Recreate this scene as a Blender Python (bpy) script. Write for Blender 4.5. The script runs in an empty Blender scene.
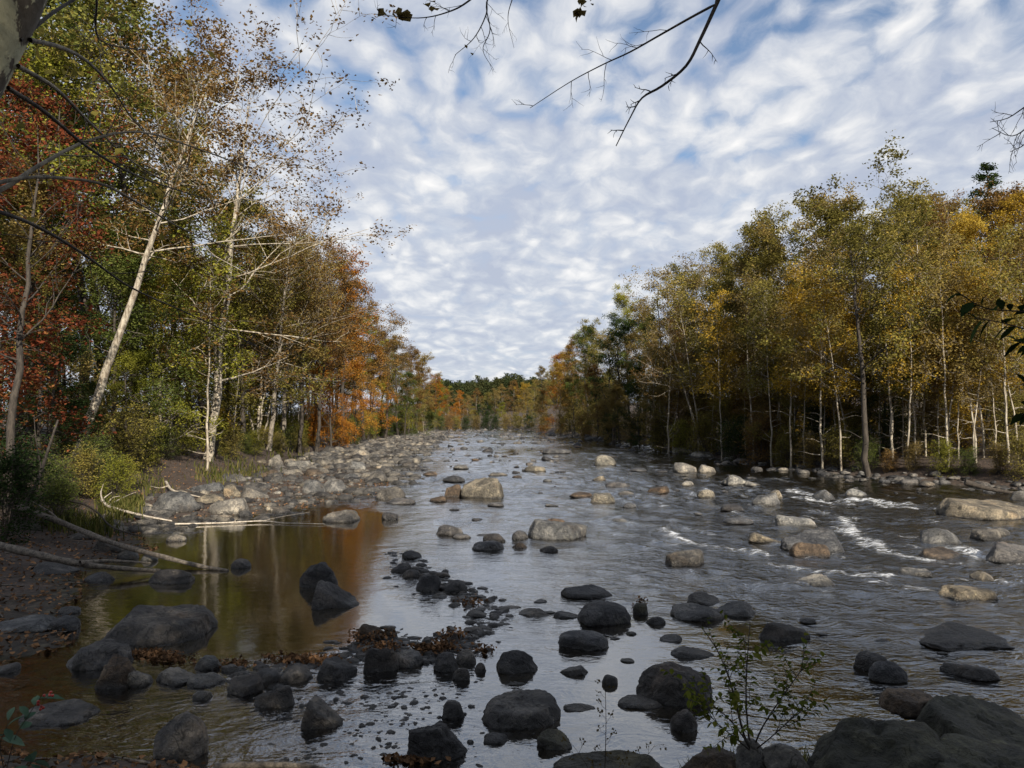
import bpy, bmesh, math, random
import numpy as np
from mathutils import Vector

C = bpy.context.scene.collection
SC = bpy.context.scene
PI = math.pi

# ----------------------------------------------------------------- camera
FPX, CX, CY, HOR, CAMZ = 745.0, 512.0, 384.0, 418.0, 3.0
PITCH = math.atan((HOR - CY) / FPX)
cam_d = bpy.data.cameras.new('camera')
cam = bpy.data.objects.new('camera', cam_d); C.objects.link(cam)
cam.location = (0, 0, CAMZ)
cam.rotation_euler = (PI / 2 + PITCH, 0, 0)
cam_d.sensor_width = 36.0
cam_d.lens = FPX / 1024.0 * 36.0
cam_d.clip_start = 0.05
cam_d.clip_end = 9000
SC.camera = cam
cp, sp = math.cos(PITCH), math.sin(PITCH)


def ray(px, py):
    u, v = (px - CX) / FPX, (CY - py) / FPX
    return np.array([u, cp - v * sp, sp + v * cp])


def at(px, py, z=0.0):
    """point of the level z that stands at pixel px, py"""
    d = ray(px, py)
    t = (z - CAMZ) / d[2]
    return np.array([d[0] * t, d[1] * t, z])


def atd(px, py, D):
    """point at distance D along y seen at pixel px, py"""
    d = ray(px, py)
    return np.array([0, 0, CAMZ]) + d * (D / d[1])


def project(P):
    P = np.asarray(P, float)
    x, y, z = P[..., 0], P[..., 1], P[..., 2] - CAMZ
    f = y * cp + z * sp
    up = -y * sp + z * cp
    f = np.maximum(f, 1e-3)
    return CX + FPX * x / f, CY - FPX * up / f


# ----------------------------------------------------------------- noise
def _hash(ix, iy, iz, seed):
    h = (ix * 374761393 + iy * 668265263 + iz * 2147483647 + seed * 1274126177) & 0xFFFFFFFF
    h = ((h ^ (h >> 13)) * 1274126177) & 0xFFFFFFFF
    h = ((h ^ (h >> 16)) * 2246822519) & 0xFFFFFFFF
    return ((h ^ (h >> 15)) & 0xFFFFFF) / float(0xFFFFFF)


def vnoise(x, y, z=0.0, seed=0):
    x, y, z = np.broadcast_arrays(np.asarray(x, float), np.asarray(y, float), np.asarray(z, float))
    ix, iy, iz = (np.floor(a).astype(np.int64) for a in (x, y, z))
    fx, fy, fz = x - ix, y - iy, z - iz
    fx, fy, fz = (a * a * a * (a * (a * 6 - 15) + 10) for a in (fx, fy, fz))
    r = 0
    for dx in (0, 1):
        for dy in (0, 1):
            for dz in (0, 1):
                w = (fx if dx else 1 - fx) * (fy if dy else 1 - fy) * (fz if dz else 1 - fz)
                r = r + w * _hash(ix + dx, iy + dy, iz + dz, seed)
    return r * 2 - 1


def fbm(x, y, z=0.0, seed=0, octv=4):
    r, a = 0, 0.5
    for o in range(octv):
        k = 2.0 ** o
        r = r + a * vnoise(np.asarray(x) * k, np.asarray(y) * k, np.asarray(z) * k, seed + o * 17)
        a *= 0.5
    return r


def sstep(a, b, x):
    t = np.clip((x - a) / (b - a), 0, 1)
    return t * t * (3 - 2 * t)


# ----------------------------------------------------------------- meshes
class MB:
    """collects shapes of one mesh"""
    def __init__(self):
        self.V, self.F, self.T, self.n = [], [], [], 0

    def add(self, V, F, tint=None):
        V = np.asarray(V, float).reshape(-1, 3); F = np.asarray(F, np.int64)
        self.V.append(V); self.F.append(F + self.n); self.n += len(V)
        self.T.append(np.zeros(len(F)) if tint is None else np.broadcast_to(np.asarray(tint, float), (len(F),)))

    def tube(self, P, R, k=6):
        P = np.asarray(P, float); R = np.asarray(R, float); n = len(P)
        T = np.gradient(P, axis=0); T /= np.linalg.norm(T, axis=1)[:, None] + 1e-9
        ref = np.array([0, 0, 1.0]) if abs(T[:, 2].mean()) < 0.8 else np.array([1.0, 0, 0])
        A = np.cross(T, ref); A /= np.linalg.norm(A, axis=1)[:, None] + 1e-9
        B = np.cross(T, A)
        a = np.arange(k) * 2 * PI / k
        V = P[:, None] + R[:, None, None] * (np.cos(a)[None, :, None] * A[:, None] + np.sin(a)[None, :, None] * B[:, None])
        i = np.arange(n - 1)[:, None] * k; j = np.arange(k)[None]; j2 = (j + 1) % k
        F = np.stack([i + j, i + j2, i + k + j2, i + k + j], -1).reshape(-1, 4)
        self.add(V.reshape(-1, 3), F)

    def build(self, name, mat, parent=None, smooth=True):
        me = bpy.data.meshes.new(name)
        V = np.concatenate(self.V)
        me.vertices.add(len(V)); me.vertices.foreach_set('co', V.astype(np.float32).ravel())
        cnt = np.concatenate([np.full(len(f), f.shape[1]) for f in self.F])
        loops = np.concatenate([f.ravel() for f in self.F])
        me.loops.add(len(loops)); me.loops.foreach_set('vertex_index', loops.astype(np.int32))
        me.polygons.add(len(cnt))
        st = np.concatenate([[0], np.cumsum(cnt)[:-1]])
        me.polygons.foreach_set('loop_start', st.astype(np.int32))
        me.polygons.foreach_set('use_smooth', np.full(len(cnt), smooth))
        at_ = me.attributes.new('tint', 'FLOAT', 'FACE')
        at_.data.foreach_set('value', np.concatenate(self.T).astype(np.float32))
        me.update(calc_edges=True); me.validate()
        if mat: me.materials.append(mat)
        o = bpy.data.objects.new(name, me); C.objects.link(o)
        if parent is not None: o.parent = parent
        return o


def leaf_quads(rng, Pts, size, tint, flat=0.5, ratio=0.6, mb=None):
    """small pointed leaf faces, one at each point"""
    n = len(Pts)
    N = rng.normal(size=(n, 3)); N[:, 2] += flat * np.sign(N[:, 2] + 1e-9) * 1.2
    N /= np.linalg.norm(N, axis=1)[:, None]
    A = np.cross(N, rng.normal(size=(n, 3))); A /= np.linalg.norm(A, axis=1)[:, None] + 1e-9
    B = np.cross(N, A)
    s = (size * (0.6 + 0.8 * rng.random(n)))[:, None]
    f = N * s * 0.12
    V = np.stack([Pts - A * s * .5, Pts + B * s * ratio * .5 - A * s * .05 + f, Pts + A * s * .5, Pts - B * s * ratio * .5 - A * s * .05 + f], 1).reshape(-1, 3)
    F = np.arange(n * 4).reshape(-1, 4)
    mb.add(V, F, tint)


def tag(o, label=None, cat=None, group=None, kind=None):
    if label: o['label'] = label
    if cat: o['category'] = cat
    if group: o['group'] = group
    if kind: o['kind'] = kind
    return o


def empty(name, loc, rz=0.0):
    o = bpy.data.objects.new(name, None); C.objects.link(o)
    o.location = [float(v) for v in loc]; o.rotation_euler = (0, 0, rz); o.empty_display_size = 0.3
    return o


# ----------------------------------------------------------------- materials
def mat(name):
    m = bpy.data.materials.new(name); m.use_nodes = True
    nt = m.node_tree; nt.nodes.clear()
    out = nt.nodes.new('ShaderNodeOutputMaterial')
    return m, nt, out


def N(nt, t, **kw):
    n = nt.nodes.new('ShaderNode' + t)
    ins = kw.pop('ins', {})
    for k, v in kw.items(): setattr(n, k, v)
    for k, v in ins.items():
        if isinstance(v, bpy.types.NodeSocket): nt.links.new(v, n.inputs[k])
        else: n.inputs[k].default_value = v
    return n


def ramp(nt, fac, stops, interp='LINEAR'):
    r = nt.nodes.new('ShaderNodeValToRGB'); nt.links.new(fac, r.inputs[0])
    r.color_ramp.interpolation = interp
    e = r.color_ramp.elements
    while len(e) < len(stops): e.new(0.5)
    for i, (p, c) in enumerate(stops):
        e[i].position = p; e[i].color = (*c, 1) if len(c) == 3 else c
    return r.outputs[0]


def mth(nt, op, a, b=0.0, clamp=False, c=None):
    n = nt.nodes.new('ShaderNodeMath'); n.operation = op; n.use_clamp = clamp
    for i, v in enumerate((a, b) if c is None else (a, b, c)):
        if isinstance(v, bpy.types.NodeSocket): nt.links.new(v, n.inputs[i])
        else: n.inputs[i].default_value = v
    return n.outputs[0]


def mixc(nt, f, a, b, blend='MIX'):
    n = nt.nodes.new('ShaderNodeMix'); n.data_type = 'RGBA'; n.blend_type = blend
    for i, v in ((0, f), (6, a), (7, b)):
        if isinstance(v, bpy.types.NodeSocket): nt.links.new(v, n.inputs[i])
        else: n.inputs[i].default_value = v if not isinstance(v, tuple) or len(v) == 4 else (*v, 1)
    return n.outputs[2]


def noise(nt, vec, scale, detail=4, rough=.55, dist=0.0):
    n = N(nt, 'TexNoise', ins={'Scale': scale, 'Detail': detail, 'Roughness': rough, 'Distortion': dist})
    if vec is not None: nt.links.new(vec, n.inputs['Vector'])
    return n.outputs[0]


def leaf_mat(name, cols, trans=0.35):
    m, nt, out = mat(name)
    a = N(nt, 'Attribute', attribute_name='tint').outputs['Fac']
    oi = N(nt, 'ObjectInfo')
    f = mth(nt, 'ADD', a, mth(nt, 'MULTIPLY', mth(nt, 'SUBTRACT', oi.outputs['Random'], .5), .35), True)
    c = ramp(nt, f, [(i / (len(cols) - 1), k) for i, k in enumerate(cols)])
    d = N(nt, 'BsdfDiffuse', ins={'Color': c})
    t = N(nt, 'BsdfTranslucent', ins={'Color': c})
    mx = N(nt, 'MixShader', ins={0: trans, 1: d.outputs[0], 2: t.outputs[0]})
    nt.links.new(mx.outputs[0], out.inputs[0])
    return m


LM = {
 'red': leaf_mat('red_leaves', [(.05, .035, .012), (.09, .03, .014), (.19, .052, .026), (.24, .12, .04)]),
 'orange': leaf_mat('orange_leaves', [(.16, .06, .012), (.31, .12, .02), (.40, .18, .028), (.38, .25, .05)]),
 'rust': leaf_mat('rust_leaves', [(.075, .045, .018), (.15, .09, .03), (.22, .13, .043), (.25, .17, .06)]),
 'gold': leaf_mat('golden_leaves', [(.16, .10, .018), (.30, .195, .028), (.42, .28, .04), (.45, .34, .07)]),
 'olive': leaf_mat('olive_leaves', [(.075, .066, .018), (.155, .14, .036), (.235, .20, .05), (.33, .25, .065)]),
 'green': leaf_mat('green_leaves', [(.04, .056, .015), (.08, .105, .026), (.125, .15, .038), (.2, .195, .05)]),
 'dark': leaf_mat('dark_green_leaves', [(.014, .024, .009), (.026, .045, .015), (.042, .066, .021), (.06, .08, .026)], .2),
 'lime': leaf_mat('yellow_green_leaves', [(.09, .10, .016), (.17, .18, .028), (.25, .24, .038), (.33, .29, .05)]),
 'brown': leaf_mat('brown_olive_leaves', [(.09, .068, .026), (.175, .13, .045), (.25, .185, .06), (.30, .235, .075)]),
 'litter': leaf_mat('fallen_leaves', [(.05, .03, .018), (.12, .07, .04), (.22, .12, .06), (.30, .17, .09)], .1),
 'grass': leaf_mat('grass_blades', [(.03, .04, .01), (.06, .07, .018), (.10, .10, .03), (.16, .14, .05)], .3),
}


def bark_mat(name, dark, light, scale=(9, 9, 2.2), lo=.4, hi=.6):
    m, nt, out = mat(name)
    tc = N(nt, 'TexCoord').outputs['Object']
    mp = N(nt, 'Mapping', ins={'Vector': tc, 'Scale': scale}).outputs[0]
    n1 = noise(nt, mp, 1.0, 5, .65, .6)
    n2 = noise(nt, mp, 6.0, 3)
    f = mth(nt, 'ADD', n1, mth(nt, 'MULTIPLY', mth(nt, 'SUBTRACT', n2, .5), .3))
    c = ramp(nt, f, [(lo, dark), (hi, light)])
    bp = N(nt, 'Bump', ins={'Height': n2, 'Strength': .5, 'Distance': .02})
    b = N(nt, 'BsdfPrincipled', ins={'Base Color': c, 'Roughness': .85, 'Normal': bp.outputs[0]})
    nt.links.new(b.outputs[0], out.inputs[0])
    return m


BK = {
 'pale': bark_mat('pale_sycamore_bark', (.15, .12, .085), (.42, .38, .30)),
 'grey': bark_mat('grey_bark', (.10, .085, .065), (.24, .21, .17)),
 'dark': bark_mat('dark_bark', (.02, .016, .012), (.058, .047, .036)),
 'mottled': bark_mat('mottled_sycamore_bark', (.11, .09, .065), (.48, .46, .30), (5, 5, 3), .47, .5),
 'drift': bark_mat('weathered_driftwood', (.05, .042, .034), (.16, .135, .105), (16, 16, 16)),
 'bleached': bark_mat('bleached_driftwood', (.26, .22, .17), (.5, .45, .37), (16, 16, 16)),
 'wetwood': bark_mat('wet_dark_wood', (.016, .012, .009), (.05, .04, .03), (14, 14, 14)),
}


def rock_mat():
    m, nt, out = mat('river_rock')
    oi = N(nt, 'ObjectInfo')
    geo = N(nt, 'NewGeometry')
    pos = geo.outputs['Position']
    off = N(nt, 'VectorMath', operation='MULTIPLY_ADD', ins={0: N(nt, 'CombineXYZ', ins={0: oi.outputs['Random'], 1: oi.outputs['Random'], 2: oi.outputs['Random']}).outputs[0], 1: (37, 53, 71), 2: pos}).outputs[0]
    n1 = noise(nt, off, 2.3, 6, .62, .3)
    n2 = noise(nt, off, 17, 5, .65)
    n3 = noise(nt, off, 5.5, 3, .5, 1.2)
    f = mth(nt, 'ADD', mth(nt, 'MULTIPLY', n1, 1.1), mth(nt, 'MULTIPLY', n2, .55))
    v = ramp(nt, f, [(.58, (.28, .28, .29)), (.72, (.75, .75, .75)), (.84, (1.15, 1.13, 1.08)), (.96, (2.2, 2.1, 1.9))])
    c = mixc(nt, 1.0, oi.outputs['Color'], v, 'MULTIPLY')
    tn = N(nt, 'Attribute', attribute_name='tint').outputs['Fac']
    tv = ramp(nt, tn, [(0, (.38, .38, .4)), (.5, (1, 1, 1)), (1, (1.9, 1.8, 1.6))])
    c = mixc(nt, 1.0, c, tv, 'MULTIPLY')
    # lichen flecks and brown iron staining, in patches of their own
    li = ramp(nt, n3, [(.62, (0, 0, 0)), (.72, (1, 1, 1))])
    c = mixc(nt, mth(nt, 'MULTIPLY', li, .6), c, mixc(nt, 1.0, c, (2.0, 1.95, 1.65, 1), 'MULTIPLY'))
    vein = mth(nt, 'ABSOLUTE', mth(nt, 'SUBTRACT', noise(nt, off, 2.8, 3, .55, .9), .5))
    ck = ramp(nt, vein, [(.0, (.35, .35, .35)), (.014, (1, 1, 1))])
    c = mixc(nt, 1.0, c, ck, 'MULTIPLY')
    st = ramp(nt, noise(nt, off, 1.3, 3, .6), [(.56, (0, 0, 0)), (.7, (1, 1, 1))])
    c = mixc(nt, mth(nt, 'MULTIPLY', st, .45), c, mixc(nt, 1.0, c, (1.0, .74, .5, 1), 'MULTIPLY'))
    # wet band where the water laps
    z = N(nt, 'SeparateXYZ', ins={0: pos}).outputs[2]
    zz = mth(nt, 'ADD', z, mth(nt, 'MULTIPLY', mth(nt, 'SUBTRACT', n1, .5), .16))
    wet = ramp(nt, zz, [(.02, (1, 1, 1)), (.09, (0, 0, 0))])
    c = mixc(nt, wet, c, mixc(nt, 1.0, c, (.3, .29, .27, 1), 'MULTIPLY'))
    ro = mth(nt, 'SUBTRACT', mth(nt, 'ADD', .42, mth(nt, 'MULTIPLY', n2, .5)), mth(nt, 'MULTIPLY', wet, .35))
    cr = noise(nt, off, 7.0, 6, .7, 1.5)
    hh = mth(nt, 'ADD', mth(nt, 'MULTIPLY', cr, .7), mth(nt, 'MULTIPLY', n2, .4))
    bp = N(nt, 'Bump', ins={'Height': hh, 'Strength': 1.0, 'Distance': .11})
    b = N(nt, 'BsdfPrincipled', ins={'Base Color': c, 'Roughness': ro, 'Normal': bp.outputs[0], 'Specular IOR Level': mth(nt, 'ADD', .28, mth(nt, 'MULTIPLY', wet, .35))})
    nt.links.new(b.outputs[0], out.inputs[0])
    return m


ROCK = rock_mat()


def plain(name, col, rough=.7):
    m, nt, out = mat(name)
    tc = N(nt, 'TexCoord').outputs['Object']
    n = noise(nt, tc, 30, 3)
    c = mixc(nt, 1.0, (*col, 1), ramp(nt, n, [(.3, (.7, .7, .7)), (.7, (1.2, 1.2, 1.2))]), 'MULTIPLY')
    b = N(nt, 'BsdfPrincipled', ins={'Base Color': c, 'Roughness': rough})
    nt.links.new(b.outputs[0], out.inputs[0])
    return m
# ----------------------------------------------------------------- sun and sky
SUN_EL, SUN_AZ = math.radians(30), math.radians(159)      # azimuth from +y clockwise: behind the viewer, to the right
sdir = np.array([math.sin(SUN_AZ) * math.cos(SUN_EL), math.cos(SUN_AZ) * math.cos(SUN_EL), math.sin(SUN_EL)])
sl = bpy.data.lights.new('sun', 'SUN'); sl.energy = 5.0; sl.angle = math.radians(.5); sl.color = (1.0, .90, .76)
so = bpy.data.objects.new('sun', sl); C.objects.link(so)
so.rotation_euler = Vector((-sdir[0], -sdir[1], -sdir[2])).to_track_quat('-Z', 'Y').to_euler()
so.location = (20, -30, 40)

W = bpy.data.worlds.new('World'); SC.world = W; W.use_nodes = True
nt = W.node_tree; nt.nodes.clear()
wo = nt.nodes.new('ShaderNodeOutputWorld')
bg = nt.nodes.new('ShaderNodeBackground'); bg.inputs[1].default_value = .085
sky = nt.nodes.new('ShaderNodeTexSky'); sky.sky_type = 'NISHITA'; sky.sun_disc = False
sky.sun_elevation = SUN_EL; sky.sun_rotation = SUN_AZ; sky.air_density = 1.0; sky.dust_density = .6; sky.ozone_density = 1.6
d = N(nt, 'TexCoord').outputs['Generated']
s = N(nt, 'SeparateXYZ', ins={0: d})
zc = mth(nt, 'MAXIMUM', mth(nt, 'ADD', s.outputs[2], .2), .06)
# a level cloud sheet: position on it = direction / height
px_ = mth(nt, 'DIVIDE', s.outputs[0], zc); py_ = mth(nt, 'DIVIDE', s.outputs[1], zc)
pv = N(nt, 'CombineXYZ', ins={0: px_, 1: py_, 2: 0.0}).outputs[0]
rot = N(nt, 'Mapping', ins={'Vector': pv, 'Rotation': (0, 0, math.radians(-12)), 'Scale': (1.0, .72, 1.0)}).outputs[0]
warp = N(nt, 'TexNoise', ins={'Vector': rot, 'Scale': 5.0, 'Detail': 3.0})
wp = N(nt, 'VectorMath', operation='MULTIPLY_ADD', ins={0: warp.outputs[1], 1: (.16, .16, 0), 2: rot}).outputs[0]
vor = N(nt, 'TexVoronoi', feature='SMOOTH_F1', ins={'Vector': wp, 'Scale': 13.5, 'Smoothness': .5, 'Randomness': .8}).outputs['Distance']
puff = mth(nt, 'SUBTRACT', 1.0, mth(nt, 'MULTIPLY', vor, 1.25))
wid = noise(nt, pv, 1.5, 3, .5, .2)
fine = noise(nt, wp, 24.0, 5, .6)
mid = noise(nt, wp, 4.0, 3, .5)
# the sheet looks thicker towards the horizon, where one looks through it aslant
thick = mth(nt, 'MULTIPLY', mth(nt, 'SUBTRACT', .5, s.outputs[2], True), .95)
dens = mth(nt, 'ADD', mth(nt, 'ADD', mth(nt, 'MULTIPLY', puff, .62), mth(nt, 'MULTIPLY', wid, .9)), mth(nt, 'ADD', mth(nt, 'MULTIPLY', fine, .3), thick))
dn2 = mth(nt, 'SUBTRACT', dens, .27)
cov = ramp(nt, dn2, [(.36, (.04, .04, .04)), (.46, (.5, .5, .5)), (.58, (.88, .88, .88)), (.8, (.97, .97, .97))])
ccol = ramp(nt, mth(nt, 'ADD', mth(nt, 'MULTIPLY', puff, .30), mth(nt, 'ADD', mth(nt, 'MULTIPLY', fine, .38), mth(nt, 'MULTIPLY', mid, .66))),
            [(.50, (3.5, 3.85, 4.7)), (.63, (4.3, 4.6, 5.2)), (0.76, (5.7, 5.8, 6.0)), (.92, (7.1, 7.0, 6.9))])
mx = mixc(nt, cov, sky.outputs[0], ccol)
nt.links.new(mx, bg.inputs[0]); nt.links.new(bg.outputs[0], wo.inputs[0])

# ----------------------------------------------------------------- the river's outline
def curve(pts):
    a = np.array(sorted(pts)); return lambda y: np.interp(y, a[:, 0], a[:, 1])


xL0 = curve([(-80, -30), (0, -12), (6.5, -8.6), (8.5, -6.6), (10, -6.0), (12.3, -7.1), (14.7, -8.2), (16.3, -8.3), (20.9, -9.6), (22.5, -8.4), (24, -7.0), (27, -6.3), (29, -5.1),
             (37, -6.2), (53, -7.9), (83, -10.2), (112, -12.5), (186, -16.5), (240, -30), (300, -70), (420, -170)])
xR0 = curve([(-80, 26), (0, 22), (20, 21.6), (30, 20.6), (35, 18.6), (43, 16.8), (60, 15.3), (93, 13.6), (131, 8.6), (200, 1.5), (240, -6), (300, -40), (420, -140)])
xV0 = curve([(-80, -34), (0, -13), (8, -9.2), (15, -10.8), (25, -12.6), (39, -13.6), (55, -15.0), (72, -16.4), (88, -17.2), (105, -17.2), (149, -17.8), (175, -18), (220, -28), (300, -82), (420, -180)])


def wob(y, s): return .5 * vnoise(np.asarray(y) * .35, s, 0, 5) + .3 * vnoise(np.asarray(y) * 1.1, s, 0, 6)
def xL(y): return xL0(y) + wob(y, 1.3) * np.clip(np.asarray(y) / 30, .5, 2)
def xR(y): return xR0(y) + wob(y, 7.7) * np.clip(np.asarray(y) / 30, .5, 2)


def near_edge(x): return np.interp(x, [-20, -6, -4, -2.5, -.5, .5, 1.3, 2.0, 3.0, 4.5, 8, 14, 24], [7.5, 7.0, 6.9, 6.6, 6.0, 5.7, 6.0, 6.4, 6.6, 6.9, 7.2, 6.0, 4.0])


def ground(x, y):
    x = np.asarray(x, float); y = np.asarray(y, float)
    l, r = xL(y), xR(y)
    # bed
    dl, dr = x - l, r - x
    depth = .62 * sstep(0, 5, np.minimum(dl, dr)) + .06
    depth = depth * (1 - .45 * sstep(16, 9, y) * sstep(-5, 2, x)) + .09 * fbm(x * .8, y * .8, 0, 3)
    sh = sstep(-3.4, -2.4, x) * sstep(.6, -.6, x) * sstep(9.0, 8.0, y)
    depth = depth * (1 - .8 * sh)
    z = -np.maximum(depth, .02)
    # left bank: stone bar, then a terrace under the trees
    t = -dl
    w = np.maximum(l - xV0(y), .8)
    zb = .18 * np.clip(t / w, 0, 1) + .05 * fbm(x * 1.3, y * 1.3, 0, 8) * sstep(0, .8, t)
    zl = zb + 1.25 * sstep(0, 4.5, t - w) + .045 * np.clip(t - w - 4, 0, 60)
    z = np.where(t > 0, zl, z)
    t = -dr
    zr = .9 * sstep(0, 3.5, t) + .11 * np.clip(t - 3, 0, 70) + .1 * fbm(x * .5, y * .5, 0, 9) * sstep(0, 2, t)
    z = np.where(t > 0, np.maximum(zr, .02), z)
    # near bank, where the viewer stands
    e = near_edge(x) + .25 * fbm(x * 1.2, 3.0, 0, 11)
    tn = e - y
    zn = np.where(x > 0, .36, .24) * np.clip(tn, 0, 5) ** .9 + .05 * fbm(x * 2, y * 2, 0, 13)
    zn = np.minimum(zn, 1.45)
    z = np.where(tn > 0, np.maximum(z, zn), z)
    # far hill
    z = z + 6 * np.exp(-(((x - 10) / 120) ** 2 + ((y - 560) / 110) ** 2)) * sstep(330, 470, y)
    z = z + sstep(250, 900, y) * 3
    return z


def ground1(x, y): return float(ground(np.array([x]), np.array([y]))[0])


def spaced(lo, hi, d0, g, mid=0.0):
    a = [mid]; dd = d0
    while a[-1] < hi: a.append(a[-1] + dd); dd *= g
    b = [mid]; dd = d0
    while b[-1] > lo: b.append(b[-1] - dd); dd *= g
    return np.array(sorted(set(a + b)))


gx = spaced(-2500, 2500, .16, 1.022); gy = spaced(-300, 4000, .13, 1.020, 7.0)
GX, GY = np.meshgrid(gx, gy)
GZ = ground(GX, GY)
nx, ny = len(gx), len(gy)
idx = (np.arange(ny - 1)[:, None] * nx + np.arange(nx - 1)[None])
F = np.stack([idx, idx + 1, idx + nx + 1, idx + nx], -1).reshape(-1, 4)


def ground_mat():
    m, nt, out = mat('earth_and_riverbed')
    pos = N(nt, 'NewGeometry').outputs['Position']
    z = N(nt, 'SeparateXYZ', ins={0: pos}).outputs[2]
    n1 = noise(nt, pos, 1.1, 5, .6)
    n2 = noise(nt, pos, 14, 5, .7)
    vo = N(nt, 'TexVoronoi', ins={'Vector': pos, 'Scale': 7.0, 'Randomness': 1.0})
    vo2 = N(nt, 'TexVoronoi', ins={'Vector': pos, 'Scale': 26.0})
    dirt = ramp(nt, mth(nt, 'ADD', mth(nt, 'MULTIPLY', n1, .5), mth(nt, 'MULTIPLY', n2, .5)), [(.3, (.022, .016, .012)), (.5, (.045, .033, .026)), (.65, (.075, .056, .042)), (.8, (.11, .085, .065))])
    fleck = ramp(nt, N(nt, 'SeparateColor', ins={0: vo2.outputs['Color']}).outputs[0], [(.0, (.5, .45, .4)), (.7, (.9, .85, .8)), (1, (2.0, 1.5, 1.1))])
    dirt = mixc(nt, .7, dirt, mixc(nt, 1, dirt, fleck, 'MULTIPLY'))
    cob = ramp(nt, N(nt, 'SeparateColor', ins={0: vo.outputs['Color']}).outputs[0], [(0, (.022, .018, .011)), (.5, (.046, .037, .02)), (1, (.08, .066, .04))])
    gap = ramp(nt, vo.outputs['Distance'], [(.25, (1, 1, 1)), (.62, (.35, .35, .35))])
    bed = mixc(nt, 1, cob, gap, 'MULTIPLY')
    alg = ramp(nt, noise(nt, pos, .7, 3), [(.48, (0, 0, 0)), (.62, (1, 1, 1))])
    bed = mixc(nt, mth(nt, 'MULTIPLY', alg, .6), bed, mixc(nt, 1, bed, (.85, 1.1, .45, 1), 'MULTIPLY'))
    f = ramp(nt, mth(nt, 'ADD', z, mth(nt, 'MULTIPLY', mth(nt, 'SUBTRACT', n1, .5), .1)), [(0, (0, 0, 0)), (.07, (1, 1, 1))])
    c = mixc(nt, f, bed, dirt)
    h = mth(nt, 'ADD', mth(nt, 'MULTIPLY', n2, .6), mth(nt, 'MULTIPLY', vo.outputs['Distance'], -.5))
    bp = N(nt, 'Bump', ins={'Height': h, 'Strength': .8, 'Distance': .05})
    b = N(nt, 'BsdfPrincipled', ins={'Base Color': c, 'Roughness': .9, 'Normal': bp.outputs[0]})
    nt.links.new(b.outputs[0], out.inputs[0])
    return m


mb = MB(); mb.add(np.stack([GX, GY, GZ], -1).reshape(-1, 3), F)
g = mb.build('ground', ground_mat()); tag(g, 'brown earth banks and stony river bed', None, None, 'structure')

# ----------------------------------------------------------------- water
def seg_dist(px, py, pts, ay=1.0):
    """pixel distance of points to a polyline"""
    best = np.full(np.shape(px), 1e9)
    for (x0, y0), (x1, y1) in zip(pts[:-1], pts[1:]):
        dx, dy = x1 - x0, (y1 - y0) * ay
        t = np.clip(((px - x0) * dx + (py - y0) * ay * dy) / (dx * dx + dy * dy + 1e-9), 0, 1)
        best = np.minimum(best, np.hypot(px - x0 - t * dx, (py - y0) * ay - t * dy))
    return best


def in_poly(px, py, pts):
    r = np.zeros(np.shape(px), bool)
    for (x0, y0), (x1, y1) in zip(pts, pts[1:] + pts[:1]):
        c = ((y0 > py) != (y1 > py)) & (px < (x1 - x0) * (py - y0) / (y1 - y0 + 1e-12) + x0)
        r ^= c
    return r


def world_line(pts): return [tuple(at(*p)[:2]) for p in pts]


FOAM = [  # rapids, given where they stand on the level of the water: line, width in metres, strength
 ([(776, 497), (835, 502), (890, 506), (930, 509)], .42, .78), ([(845, 499), (880, 502), (912, 505)], .5, .9), ([(790, 491), (812, 496)], .5, .8),
 ([(842, 515), (852, 530), (868, 545), (895, 553), (935, 562)], .3, .78), ([(838, 527), (870, 540), (884, 549)], .35, .8), ([(815, 511), (850, 517)], .45, .6),
 ([(962, 551), (985, 557), (1015, 562)], .4, .9), ([(832, 572), (862, 575), (888, 577)], .22, .8), ([(872, 585), (900, 589)], .16, .5),
 ([(772, 594), (800, 600), (832, 606)], .22, .45), ([(664, 530), (684, 540), (712, 546), (740, 551), (764, 555)], .28, .8), ([(690, 528), (715, 534)], .2, .6), ([(700, 572), (760, 584), (830, 590)], .3, .42), ([(860, 596), (930, 612)], .3, .4), ([(780, 600), (870, 640)], .2, .35), ([(640, 560), (660, 580)], .2, .3), ([(700, 500), (760, 520)], .35, .4),
 ([(652, 526), (690, 529)], .2, .5), ([(640, 498), (672, 499), (700, 493)], .35, .45), ([(740, 488), (770, 492)], .5, .5), ([(560, 483), (580, 484)], .3, .35),
 ([(700, 560), (735, 566)], .2, .4), ([(960, 527), (990, 529)], .25, .4), ([(625, 546), (660, 548)], .12, .4), ([(845, 618), (905, 630)], .08, .35), ([(905, 650), (985, 660)], .07, .4),
 ([(850, 682), (930, 690)], .05, .35), ([(600, 500), (640, 503)], .25, .4), ([(540, 542), (600, 548)], .1, .25), ([(440, 478), (520, 480)], .4, .2), ([(890, 545), (960, 548)], .25, .4),
]
rf = np.random.default_rng(12)
for _ in range(70):   # broken white water behind stones, over the faster right half
    x_, y_ = 600 + 420 * rf.random(), 478 + 125 * rf.random() ** 1.3
    if x_ < 1015 and y_ > np.interp(x_, [600, 700, 800, 900, 1024], [450, 462, 478, 490, 500]):
        FOAM.append(([(x_, y_), (x_ + 8 + 26 * rf.random(), y_ + 1 + 4 * rf.random())], .1 + .2 * rf.random(), .3 + .35 * rf.random()))
for _ in range(40):
    x_, y_ = 430 + 240 * rf.random(), 436 + 90 * rf.random() ** 1.5
    FOAM.append(([(x_, y_), (x_ + 8 + 20 * rf.random(), y_ + 1 * rf.random())], .12 + .2 * rf.random(), .3 + .25 * rf.random()))
FOAMW = [(world_line(a), w, k) for a, w, k in FOAM]
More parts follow.
